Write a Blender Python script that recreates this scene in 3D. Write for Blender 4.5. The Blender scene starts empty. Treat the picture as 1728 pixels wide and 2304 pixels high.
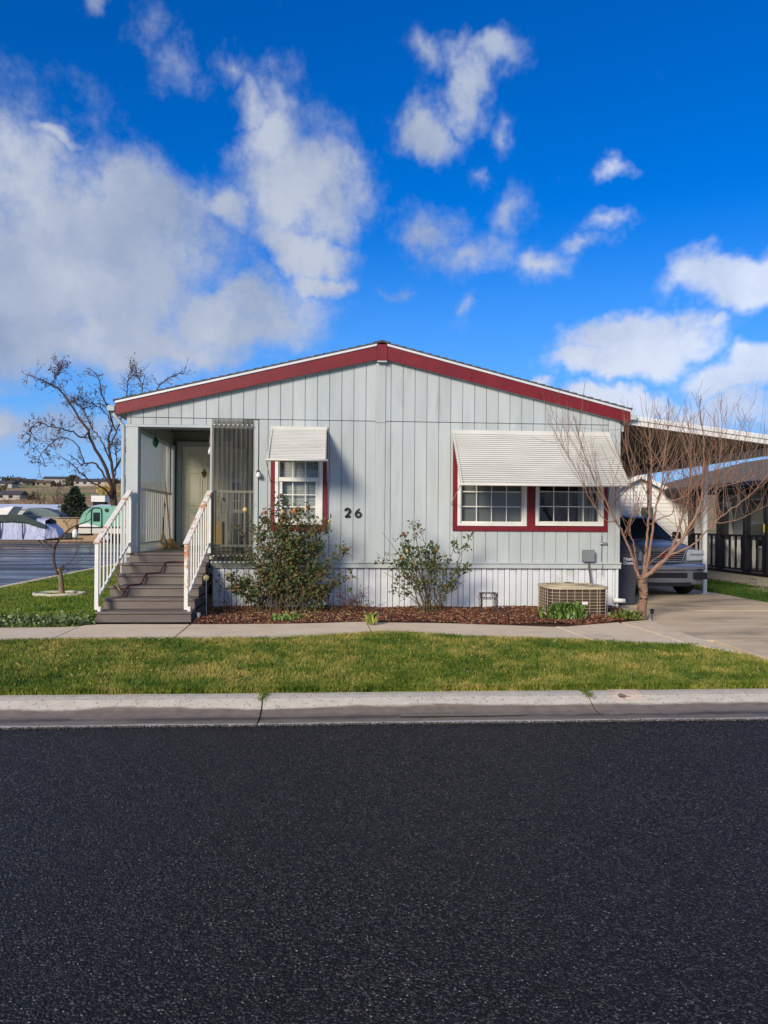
import bpy, bmesh, math, random
import numpy as np
from mathutils import Vector, Matrix

random.seed(7); RNG = np.random.default_rng(7)
SC = bpy.context.scene
COL = SC.collection
R = math.radians

# ------------------------------------------------------------------ camera
# world: X along the house front, Y away from the camera, Z up; metres; road surface z = 0
FOC, YAW, ROLL, HOR, EYE = 1731.0, 0.0733, 0.0072, 1175.0, 1.60
cam = bpy.data.cameras.new('camera'); camo = bpy.data.objects.new('camera', cam); COL.objects.link(camo)
cam.sensor_fit = 'VERTICAL'; cam.sensor_height = 36.0; cam.sensor_width = 27.0
cam.lens = FOC / 2304 * 36.0; cam.shift_y = (HOR - 1152) / 2304
cam.clip_start = 0.05; cam.clip_end = 5000
camo.matrix_world = Matrix.Translation((0, 0, EYE)) @ Matrix.Rotation(-YAW, 4, 'Z') @ Matrix.Rotation(math.pi/2, 4, 'X') @ Matrix.Rotation(ROLL, 4, 'Z')
SC.camera = camo

def ray(px, py):
    u, v = px - 864, py - HOR
    u0, v0 = u*math.cos(ROLL) + v*math.sin(ROLL), -u*math.sin(ROLL) + v*math.cos(ROLL)
    return (u0*math.cos(YAW) + FOC*math.sin(YAW), -u0*math.sin(YAW) + FOC*math.cos(YAW), -v0)
def atY(px, py, Y):
    d = ray(px, py); t = Y/d[1]; return (d[0]*t, Y, EYE + d[2]*t)
def atZ(px, py, Z):
    d = ray(px, py); t = (Z - EYE)/d[2]; return (d[0]*t, d[1]*t, Z)
def azel(px, py):
    d = ray(px, py); return math.atan2(d[0], d[1]), math.atan2(d[2], math.hypot(d[0], d[1]))

# ------------------------------------------------------------------ sun, sky, exposure
SUN_AZ, SUN_EL = R(34), R(23)           # left of and behind the camera
sv = Vector((-math.sin(SUN_AZ)*math.cos(SUN_EL), -math.cos(SUN_AZ)*math.cos(SUN_EL), math.sin(SUN_EL)))
sl = bpy.data.lights.new('sun', 'SUN'); sl.energy = 3.1; sl.angle = R(17.0); sl.color = (1.0, .87, .69)
so = bpy.data.objects.new('sun', sl); COL.objects.link(so)
so.rotation_euler = sv.to_track_quat('Z', 'Y').to_euler(); so.location = (-20, -30, 25)

SC.view_settings.view_transform = 'Standard'; SC.view_settings.look = 'None'
SC.view_settings.exposure = 0.46; SC.view_settings.gamma = 1.0; SC.view_settings.use_curve_mapping = False

def build_world():
    w = bpy.data.worlds.new('World'); SC.world = w; w.use_nodes = True; w.cycles.sampling_method = 'NONE'
    nt = w.node_tree; N, L = nt.nodes, nt.links
    for n in list(N): N.remove(n)
    def nn(t, **k):
        n = N.new(t)
        for a, b in k.items(): setattr(n, a, b)
        return n
    def math_(op, a, b=None, c=None, clamp=False):
        n = nn('ShaderNodeMath', operation=op, use_clamp=clamp)
        for i, x in enumerate((a, b, c)):
            if x is None: continue
            if isinstance(x, (int, float)): n.inputs[i].default_value = x
            else: L.new(x, n.inputs[i])
        return n.outputs[0]
    out = nn('ShaderNodeOutputWorld'); bg = nn('ShaderNodeBackground'); bg.inputs[1].default_value = 0.122
    L.new(bg.outputs[0], out.inputs[0])
    sky = nn('ShaderNodeTexSky', sky_type='NISHITA', sun_disc=False)
    sky.sun_elevation = SUN_EL; sky.sun_rotation = math.pi + SUN_AZ
    sky.altitude = 800; sky.air_density = 1.0; sky.dust_density = 0.6; sky.ozone_density = 2.5
    hs = nn('ShaderNodeHueSaturation'); hs.inputs['Saturation'].default_value = SKY_SAT; hs.inputs['Value'].default_value = 1.0
    hs.inputs['Hue'].default_value = SKY_HUE
    L.new(sky.outputs[0], hs.inputs['Color'])
    def skycol(el):     # deep blue aloft, pale lavender blue towards the horizon
        t = nn('ShaderNodeMapRange', interpolation_type='SMOOTHSTEP'); L.new(el, t.inputs[0]); t.inputs['From Min'].default_value = -.02; t.inputs['From Max'].default_value = .40
        t.inputs['To Min'].default_value = .95; t.inputs['To Max'].default_value = 0.0
        h = nn('ShaderNodeMix', data_type='RGBA'); L.new(t.outputs[0], h.inputs['Factor']); L.new(hs.outputs[0], h.inputs['A']); h.inputs['B'].default_value = HAZE
        return h.outputs['Result']
    tc = nn('ShaderNodeTexCoord'); sep = nn('ShaderNodeSeparateXYZ'); L.new(tc.outputs['Generated'], sep.inputs[0])
    X, Y, Z = sep.outputs
    az = math_('ARCTAN2', X, Y); hyp = math_('SQRT', math_('ADD', math_('MULTIPLY', X, X), math_('MULTIPLY', Y, Y)))
    el = math_('ARCTAN2', Z, hyp)
    # the clouds stand in the sky at these azimuths and elevations (degrees would do as well)
    P = nn('ShaderNodeCombineXYZ'); L.new(az, P.inputs[0]); L.new(el, P.inputs[1])
    # domain warp
    wn = nn('ShaderNodeTexNoise', noise_dimensions='2D'); wn.inputs['Scale'].default_value = 9; wn.inputs['Detail'].default_value = 4; wn.inputs['Roughness'].default_value = .6
    L.new(P.outputs[0], wn.inputs['Vector'])
    wv = nn('ShaderNodeVectorMath', operation='SUBTRACT'); L.new(wn.outputs['Color'], wv.inputs[0]); wv.inputs[1].default_value = (.5, .5, .5)
    ws = nn('ShaderNodeVectorMath', operation='SCALE'); L.new(wv.outputs[0], ws.inputs[0]); ws.inputs['Scale'].default_value = .09
    PW = nn('ShaderNodeVectorMath', operation='ADD'); L.new(P.outputs[0], PW.inputs[0]); L.new(ws.outputs[0], PW.inputs[1])
    fb = nn('ShaderNodeTexNoise', noise_dimensions='2D'); fb.inputs['Scale'].default_value = 9; fb.inputs['Detail'].default_value = 9; fb.inputs['Roughness'].default_value = .64; fb.inputs['Lacunarity'].default_value = 2.1
    L.new(P.outputs[0], fb.inputs['Vector'])
    fine = nn('ShaderNodeTexNoise', noise_dimensions='2D'); fine.inputs['Scale'].default_value = 7; fine.inputs['Detail'].default_value = 5; fine.inputs['Roughness'].default_value = .5
    sh = nn('ShaderNodeVectorMath', operation='ADD'); L.new(PW.outputs[0], sh.inputs[0]); sh.inputs[1].default_value = (-.012, .02, 0)
    L.new(sh.outputs[0], fine.inputs['Vector'])
    blobs = [  # px, py, rx, ry, weight   (measured places of the clouds)
        (0, 520, 330, 235, 1.0), (230, 640, 340, 185, 1.0), (100, 740, 440, 105, 1.0), (500, 700, 250, 90, 1.0), (330, 770, 300, 55, .9), (330, 520, 190, 150, .95),
        (610, 290, 95, 110, .8), (700, 420, 150, 120, .95), (640, 370, 90, 80, .8), (690, 560, 130, 55, .9), (560, 220, 70, 50, .7), (520, 480, 90, 60, .7),
        (800, 370, 65, 55, .6), (340, 100, 80, 50, .48), (400, 150, 90, 55, .45), (520, 150, 80, 40, .48), (215, 5, 45, 30, .5), (130, 290, 75, 30, .7),
        (1090, 120, 105, 42, .75), (960, 130, 60, 50, .55), (1050, 210, 65, 80, .85), (955, 300, 85, 70, .9), (1130, 310, 40, 50, .5),
        (950, 530, 150, 65, .62), (1050, 580, 150, 60, .60), (1140, 480, 70, 60, .55), (1230, 600, 85, 40, .6), (1310, 560, 60, 30, .5), (1380, 515, 80, 25, .55), (1060, 390, 50, 45, .5),
        (1365, 385, 62, 30, .62), (880, 665, 60, 32, .66), (1040, 690, 40, 40, .5), (740, 625, 75, 36, .75),
        (1670, 620, 135, 55, 1.1), (1430, 740, 165, 50, 1.1), (1380, 800, 150, 45, 1.05), (1520, 770, 90, 55, 1.0), (1590, 718, 60, 20, .7),
        (1690, 850, 105, 48, 1.1), (1420, 905, 140, 34, 1.0), (1600, 935, 190, 50, .8), (1230, 862, 40, 18, .7), (100, 950, 330, 55, .62), (-60, 860, 200, 25, .5)]
    cov = None
    for (px, py, rx, ry, w_) in blobs:
        a, e = azel(px, py); sx, sy = FOC/rx/1.04, FOC/ry/1.08
        m = nn('ShaderNodeVectorMath', operation='MULTIPLY_ADD'); L.new(PW.outputs[0], m.inputs[0]); m.inputs[1].default_value = (sx, sy, 0); m.inputs[2].default_value = (-a*sx, -e*sy, 0)
        ln = nn('ShaderNodeVectorMath', operation='LENGTH'); L.new(m.outputs[0], ln.inputs[0])
        b = math_('MULTIPLY_ADD', ln.outputs['Value'], -w_, 1.47*w_)
        cov = b if cov is None else math_('MAXIMUM', cov, b)
    cov = math_('MAXIMUM', math_('MINIMUM', cov, 1.1), 0.0)
    # the rest of the sky carries the same broken cloud
    bn = nn('ShaderNodeTexNoise'); bn.inputs['Scale'].default_value = 2.6; bn.inputs['Detail'].default_value = 3
    L.new(tc.outputs['Generated'], bn.inputs['Vector'])
    gate = math_('MULTIPLY', math_('SUBTRACT', math_('ABSOLUTE', math_('SUBTRACT', az, .06)), .62, clamp=True), 3.0, clamp=True)
    rest = math_('MULTIPLY', math_('MULTIPLY', math_('SUBTRACT', bn.outputs[0], .40, clamp=True), 5.0, clamp=True), gate)
    cov = math_('MAXIMUM', cov, rest)
    dens_raw = math_('ADD', cov, math_('MULTIPLY', math_('SUBTRACT', fb.outputs[0], .5), 1.45))
    mr = nn('ShaderNodeMapRange', interpolation_type='SMOOTHSTEP'); L.new(dens_raw, mr.inputs[0])
    mr.inputs['From Min'].default_value = .26; mr.inputs['From Max'].default_value = 1.08
    dens = math_('MULTIPLY', mr.outputs[0], math_('MULTIPLY', math_('ADD', cov, .28, clamp=True), .97), clamp=True)
    # cloud body: bright billows, blue-grey hollows
    cr = nn('ShaderNodeValToRGB'); L.new(math_('ADD', math_('MULTIPLY', fine.outputs[0], .75), math_('MULTIPLY', fb.outputs[0], .25)), cr.inputs[0])
    E = cr.color_ramp.elements
    E[0].position = .30; E[0].color = (2.3, 2.9, 4.2, 1); E[1].position = .66; E[1].color = (4.1, 4.5, 5.4, 1)
    # clouds to the right catch more sun
    rb = nn('ShaderNodeMapRange'); L.new(az, rb.inputs[0]); rb.inputs['From Min'].default_value = .10; rb.inputs['From Max'].default_value = .50
    rb.inputs['To Min'].default_value = .78; rb.inputs['To Max'].default_value = 1.12
    cm = nn('ShaderNodeVectorMath', operation='SCALE'); L.new(cr.outputs[0], cm.inputs[0]); L.new(rb.outputs[0], cm.inputs['Scale'])
    mx = nn('ShaderNodeMix', data_type='RGBA'); L.new(dens, mx.inputs['Factor']); L.new(skycol(el), mx.inputs['A']); L.new(cm.outputs[0], mx.inputs['B'])
    L.new(mx.outputs['Result'], bg.inputs[0])
SKY_SAT, SKY_HUE, HAZE = 1.85, .519, (1.35, 2.7, 5.4, 1)
build_world()

# ------------------------------------------------------------------ materials
def lin(c):
    return tuple(((x/255)/12.92 if x/255 <= .04045 else ((x/255+.055)/1.055)**2.4) for x in c) + (1.0,)
MATS = {}
def mat(name, c1, c2=None, scale=3.0, rough=.8, bump=0.0, bscale=150.0, metal=0.0, spec=.4, vary=0.0, stretch=None, c3=None, c3scale=1.0, c3lo=.55, c3hi=.7, detail=6, bdist=.01, emit=None, coat=0):
    """procedural surface: two-tone noise, optional third tone in patches, fine bump, per-object variation"""
    if name in MATS: return MATS[name]
    m = bpy.data.materials.new(name); m.use_nodes = True; MATS[name] = m
    nt = m.node_tree; N, L = nt.nodes, nt.links; p = N['Principled BSDF']
    p.inputs['Roughness'].default_value = rough; p.inputs['Metallic'].default_value = metal; p.inputs['Specular IOR Level'].default_value = spec
    p.inputs['Coat Weight'].default_value = coat
    g = N.new('ShaderNodeNewGeometry'); vec = g.outputs['Position']
    if stretch:
        vm = N.new('ShaderNodeVectorMath'); vm.operation = 'MULTIPLY'; L.new(vec, vm.inputs[0]); vm.inputs[1].default_value = stretch; vec = vm.outputs[0]
    no = N.new('ShaderNodeTexNoise'); no.inputs['Scale'].default_value = scale; no.inputs['Detail'].default_value = detail; no.inputs['Roughness'].default_value = .62
    L.new(vec, no.inputs['Vector'])
    mr = N.new('ShaderNodeMapRange'); L.new(no.outputs[0], mr.inputs[0]); mr.inputs[1].default_value = .3; mr.inputs[2].default_value = .7
    mx = N.new('ShaderNodeMix'); mx.data_type = 'RGBA'; L.new(mr.outputs[0], mx.inputs['Factor'])
    mx.inputs['A'].default_value = lin(c1); mx.inputs['B'].default_value = lin(c2 or c1)
    col = mx.outputs['Result']
    if c3:
        n3 = N.new('ShaderNodeTexNoise'); n3.inputs['Scale'].default_value = c3scale; n3.inputs['Detail'].default_value = 7; n3.inputs['Roughness'].default_value = .65
        L.new(vec, n3.inputs['Vector'])
        m3 = N.new('ShaderNodeMapRange'); L.new(n3.outputs[0], m3.inputs[0]); m3.inputs[1].default_value = c3lo; m3.inputs[2].default_value = c3hi
        x3 = N.new('ShaderNodeMix'); x3.data_type = 'RGBA'; L.new(m3.outputs[0], x3.inputs['Factor']); L.new(col, x3.inputs['A']); x3.inputs['B'].default_value = lin(c3)
        col = x3.outputs['Result']
    if vary:
        oi = N.new('ShaderNodeObjectInfo'); hv = N.new('ShaderNodeHueSaturation')
        vr = N.new('ShaderNodeMapRange'); L.new(oi.outputs['Random'], vr.inputs[0]); vr.inputs[3].default_value = 1 - vary; vr.inputs[4].default_value = 1 + vary
        L.new(vr.outputs[0], hv.inputs['Value']); L.new(col, hv.inputs['Color']); col = hv.outputs[0]
    L.new(col, p.inputs['Base Color'])
    if bump:
        bn = N.new('ShaderNodeTexNoise'); bn.inputs['Scale'].default_value = bscale; bn.inputs['Detail'].default_value = 4; L.new(vec, bn.inputs['Vector'])
        b = N.new('ShaderNodeBump'); b.inputs['Strength'].default_value = bump; b.inputs['Distance'].default_value = bdist
        L.new(bn.outputs[0], b.inputs['Height']); L.new(b.outputs[0], p.inputs['Normal'])
    if emit:
        p.inputs['Emission Color'].default_value = lin(emit[0]); p.inputs['Emission Strength'].default_value = emit[1]
    return m

def glass_mat(name, tint=(.88, .9, .9), rough=.02, base=.025):
    if name in MATS: return MATS[name]
    m = bpy.data.materials.new(name); m.use_nodes = True; MATS[name] = m
    nt = m.node_tree; N, L = nt.nodes, nt.links
    for n in list(N): N.remove(n)
    o = N.new('ShaderNodeOutputMaterial'); t = N.new('ShaderNodeBsdfTransparent'); t.inputs[0].default_value = (*tint, 1)
    gl = N.new('ShaderNodeBsdfGlossy'); gl.inputs['Roughness'].default_value = rough
    lw = N.new('ShaderNodeLayerWeight'); lw.inputs[0].default_value = .5
    pw_ = N.new('ShaderNodeMath'); pw_.operation = 'POWER'; L.new(lw.outputs['Facing'], pw_.inputs[0]); pw_.inputs[1].default_value = 4
    a = N.new('ShaderNodeMath'); a.operation = 'ADD'; a.use_clamp = True; a.inputs[1].default_value = base; L.new(pw_.outputs[0], a.inputs[0])
    mx = N.new('ShaderNodeMixShader'); L.new(a.outputs[0], mx.inputs[0]); L.new(t.outputs[0], mx.inputs[1]); L.new(gl.outputs[0], mx.inputs[2]); L.new(mx.outputs[0], o.inputs[0])
    return m
def film_mat(name, tint, body, fac):
    """smoky corrugated plastic: part see-through, part milky"""
    if name in MATS: return MATS[name]
    m = bpy.data.materials.new(name); m.use_nodes = True; MATS[name] = m
    nt = m.node_tree; N, L = nt.nodes, nt.links; p = N['Principled BSDF']; o = N['Material Output']
    g = N.new('ShaderNodeNewGeometry'); vm = N.new('ShaderNodeVectorMath'); vm.operation = 'MULTIPLY'; vm.inputs[1].default_value = (9, 9, 1.2); L.new(g.outputs['Position'], vm.inputs[0])
    no = N.new('ShaderNodeTexNoise'); no.inputs['Scale'].default_value = 2; no.inputs['Detail'].default_value = 6; L.new(vm.outputs[0], no.inputs['Vector'])
    mr = N.new('ShaderNodeMapRange'); L.new(no.outputs[0], mr.inputs[0]); mr.inputs[1].default_value = .3; mr.inputs[2].default_value = .7; mr.inputs[3].default_value = fac - .14; mr.inputs[4].default_value = fac + .14
    p.inputs['Base Color'].default_value = (*body, 1); p.inputs['Roughness'].default_value = .35; p.inputs['Specular IOR Level'].default_value = .35
    tl = N.new('ShaderNodeBsdfTranslucent'); tl.inputs[0].default_value = (*body, 1)
    mb = N.new('ShaderNodeMixShader'); mb.inputs[0].default_value = .45; L.new(p.outputs[0], mb.inputs[1]); L.new(tl.outputs[0], mb.inputs[2])
    t = N.new('ShaderNodeBsdfTransparent'); t.inputs[0].default_value = (*tint, 1)
    mx = N.new('ShaderNodeMixShader'); L.new(mr.outputs[0], mx.inputs[0]); L.new(t.outputs[0], mx.inputs[1]); L.new(mb.outputs[0], mx.inputs[2]); L.new(mx.outputs[0], o.inputs[0])
    return m

# ------------------------------------------------------------------ object helpers
def tag(o, label=None, cat=None, group=None, kind=None):
    for k, v in (('label', label), ('category', cat), ('group', group), ('kind', kind)):
        if v: o[k] = v
    return o
def empty(name, loc, label=None, cat=None, group=None):
    o = bpy.data.objects.new(name, None); COL.objects.link(o); o.location = loc; o.empty_display_size = .2
    return tag(o, label, cat, group)
def link(o, parent=None):
    COL.objects.link(o)
    if parent is not None:
        o.parent = parent
        t = Vector((0, 0, 0)); q = parent
        while q is not None: t += Vector(q.location); q = q.parent
        # meshes keep world coordinates: the parents only translate
        if not o.get('_local'): o.location = -t + Vector(o.location)
    return o
class MB:
    def __init__(s): s.v = []; s.f = []
    def add(s, vs, fs):
        n = len(s.v); s.v += [tuple(map(float, p)) for p in vs]; s.f += [tuple(i + n for i in f) for f in fs]; return s
    def box(s, x0, x1, y0, y1, z0, z1):
        x0, x1 = min(x0, x1), max(x0, x1); y0, y1 = min(y0, y1), max(y0, y1); z0, z1 = min(z0, z1), max(z0, z1)
        return s.add([(x0,y0,z0),(x1,y0,z0),(x1,y1,z0),(x0,y1,z0),(x0,y0,z1),(x1,y0,z1),(x1,y1,z1),(x0,y1,z1)],
                     [(0,3,2,1),(4,5,6,7),(0,1,5,4),(1,2,6,5),(2,3,7,6),(3,0,4,7)])
    def prism(s, poly, axis, a, b):
        """poly in the two other axes (x,z for 'y'; x,y for 'z'; y,z for 'x')"""
        mk = {'y': lambda p, t: (p[0], t, p[1]), 'z': lambda p, t: (p[0], p[1], t), 'x': lambda p, t: (t, p[0], p[1])}[axis]
        n = len(poly); vs = [mk(p, a) for p in poly] + [mk(p, b) for p in poly]
        fs = [tuple(range(n))[::-1], tuple(range(n, 2*n))] + [(i, (i+1) % n, n+(i+1) % n, n+i) for i in range(n)]
        return s.add(vs, fs)
    def bar(s, p, q, w, h, up=(0, 0, 1)):
        p, q = Vector(p), Vector(q); d = (q-p).normalized(); u = Vector(up)
        sd = d.cross(u)
        if sd.length < 1e-4: sd = d.cross(Vector((1, 0, 0)))
        sd.normalize(); u = sd.cross(d).normalized()
        c = [(-1,-1),(1,-1),(1,1),(-1,1)]
        vs = [p + sd*(a*w/2) + u*(b*h/2) for a, b in c] + [q + sd*(a*w/2) + u*(b*h/2) for a, b in c]
        return s.add(vs, [(0,3,2,1),(4,5,6,7),(0,1,5,4),(1,2,6,5),(2,3,7,6),(3,0,4,7)])
    def tube(s, pts, rad, n=8, cap=True):
        pts = [Vector(p) for p in pts]; m = len(pts)
        if not hasattr(rad, '__len__'): rad = [rad]*m
        base = len(s.v); prev = None
        for i, p in enumerate(pts):
            d = (pts[min(i+1, m-1)] - pts[max(i-1, 0)])
            d = d.normalized() if d.length > 1e-9 else Vector((0, 0, 1))
            a = prev if prev is not None else (Vector((1, 0, 0)) if abs(d.x) < .8 else Vector((0, 1, 0)))
            a = a - d*a.dot(d)
            a = a.normalized() if a.length > 1e-6 else d.orthogonal().normalized()
            b = d.cross(a); prev = a
            for k in range(n):
                t = 2*math.pi*k/n; s.v.append(tuple(p + (a*math.cos(t) + b*math.sin(t))*rad[i]))
        for i in range(m-1):
            for k in range(n):
                s.f.append((base+i*n+k, base+i*n+(k+1) % n, base+(i+1)*n+(k+1) % n, base+(i+1)*n+k))
        if cap:
            s.f.append(tuple(base+k for k in range(n))[::-1]); s.f.append(tuple(base+(m-1)*n+k for k in range(n)))
        return s
    def lathe(s, c, prof, n=16, axis='z'):
        base = len(s.v); m = len(prof)
        for r, h in prof:
            for k in range(n):
                t = 2*math.pi*k/n; a, b = r*math.cos(t), r*math.sin(t)
                s.v.append({'z': (c[0]+a, c[1]+b, c[2]+h), 'y': (c[0]+a, c[1]+h, c[2]+b), 'x': (c[0]+h, c[1]+a, c[2]+b)}[axis])
        for i in range(m-1):
            for k in range(n): s.f.append((base+i*n+k, base+i*n+(k+1) % n, base+(i+1)*n+(k+1) % n, base+(i+1)*n+k))
        s.f.append(tuple(base+k for k in range(n))[::-1]); s.f.append(tuple(base+(m-1)*n+k for k in range(n)))
        return s
    def build(s, name, m, parent=None, smooth=False, bevel=0.0, seg=1):
        me = bpy.data.meshes.new(name); me.from_pydata(s.v, [], s.f); me.update()
        bm = bmesh.new(); bm.from_mesh(me); bmesh.ops.recalc_face_normals(bm, faces=bm.faces)
        if bevel:
            ed = [e for e in bm.edges if e.is_manifold and e.calc_face_angle(0) > .5]
            bmesh.ops.bevel(bm, geom=ed, offset=bevel, segments=seg, affect='EDGES', profile=.5, clamp_overlap=True)
        bm.to_mesh(me); bm.free()
        if smooth: me.polygons.foreach_set('use_smooth', [True]*len(me.polygons))
        me.materials.append(m)
        return link(bpy.data.objects.new(name, me), parent)
def box(name, m, parent, x0, x1, y0, y1, z0, z1, bevel=0.0): return MB().box(x0, x1, y0, y1, z0, z1).build(name, m, parent, bevel=bevel)
def fast(name, V, F, m, parent=None, smooth=False):
    """large meshes straight from arrays; F is (n,3) or (n,4)"""
    V = np.asarray(V, np.float32).reshape(-1, 3); F = np.asarray(F, np.int32); k = F.shape[1]
    me = bpy.data.meshes.new(name); me.vertices.add(len(V)); me.vertices.foreach_set('co', V.ravel())
    me.loops.add(F.size); me.loops.foreach_set('vertex_index', F.ravel())
    me.polygons.add(len(F)); me.polygons.foreach_set('loop_start', np.arange(0, F.size, k, dtype=np.int32))
    if smooth: me.polygons.foreach_set('use_smooth', np.ones(len(F), bool))
    me.update(calc_edges=True); me.validate(); me.materials.append(m)
    return link(bpy.data.objects.new(name, me), parent)
def shared(name, me, loc, parent, rz=0.0):
    """another object with the same mesh data"""
    o = bpy.data.objects.new(name, me); o.location = loc; o.rotation_euler = (0, 0, rz); return link(o, parent)
def leaves_mesh(name, pts, size, m, parent=None, up=.3, kind=None, narrow=.5, nrm=None):
    """many small folded leaf faces"""
    pts = np.asarray(pts, float); n = len(pts)
    a = RNG.normal(size=(n, 3)); a /= np.linalg.norm(a, axis=1)[:, None]
    b = RNG.normal(size=(n, 3)); b[:, 2] += 0; b -= a*(a*b).sum(1)[:, None]; b /= np.linalg.norm(b, axis=1)[:, None]
    c = np.cross(a, b); s = size*RNG.uniform(.6, 1.25, (n, 1))
    v0 = pts; v1 = pts + a*s*.5 + b*s*narrow*.5 + c*s*.10; v2 = pts + a*s; v3 = pts + a*s*.5 - b*s*narrow*.5 + c*s*.10
    V = np.stack([v0, v1, v2, v3], 1).reshape(-1, 3); I = np.arange(n)[:, None]*4
    F = np.concatenate([I + np.array([[0, 1, 2]]), I + np.array([[0, 2, 3]])], 1).reshape(-1, 3)
    o = fast(name, V, F, m, parent)
    if kind: o['kind'] = kind
    return o
def tubes_mesh(name, lines, m, parent=None, n=5, kind=None):
    """many tapered twigs joined; lines = [(pts (k,3), radii (k,))]"""
    V, F = [], []; base = 0; ang = np.arange(n)*2*np.pi/n
    for pts, rad in lines:
        pts = np.asarray(pts, float); k = len(pts); rad = np.broadcast_to(rad, (k,))
        d = np.gradient(pts, axis=0); d /= np.linalg.norm(d, axis=1)[:, None] + 1e-9
        ref = np.array([1., 0, 0]) if abs(d[0, 0]) < .8 else np.array([0, 1., 0])
        a = ref - d*(d @ ref)[:, None]; a /= np.linalg.norm(a, axis=1)[:, None] + 1e-9; b = np.cross(d, a)
        ring = pts[:, None, :] + rad[:, None, None]*(a[:, None, :]*np.cos(ang)[None, :, None] + b[:, None, :]*np.sin(ang)[None, :, None])
        V.append(ring.reshape(-1, 3))
        i = np.arange(k-1)[:, None]*n; j = np.arange(n)[None, :]; jn = (j+1) % n
        F.append(np.stack([base+i+j, base+i+jn, base+i+n+jn, base+i+n+j], -1).reshape(-1, 4)); base += k*n
    o = fast(name, np.concatenate(V), np.concatenate(F), m, parent, smooth=True)
    if kind: o['kind'] = kind
    return o
def bez(p0, p1, p2, k=7):
    t = np.linspace(0, 1, k)[:, None]; p0, p1, p2 = (np.asarray(q, float) for q in (p0, p1, p2))
    return (1-t)**2*p0 + 2*t*(1-t)*p1 + t*t*p2
def spline(pts, k=24):
    """Catmull-Rom through the points"""
    P = np.asarray(pts, float); P = np.vstack([2*P[0]-P[1], P, 2*P[-1]-P[-2]]); out = []
    for i in range(1, len(P)-2):
        for t in np.linspace(0, 1, max(2, k//(len(P)-3)), endpoint=False):
            out.append(.5*((2*P[i]) + (-P[i-1]+P[i+1])*t + (2*P[i-1]-5*P[i]+4*P[i+1]-P[i+2])*t*t + (-P[i-1]+3*P[i]-3*P[i+1]+P[i+2])*t**3))
    out.append(P[-2]); return np.array(out)
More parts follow.
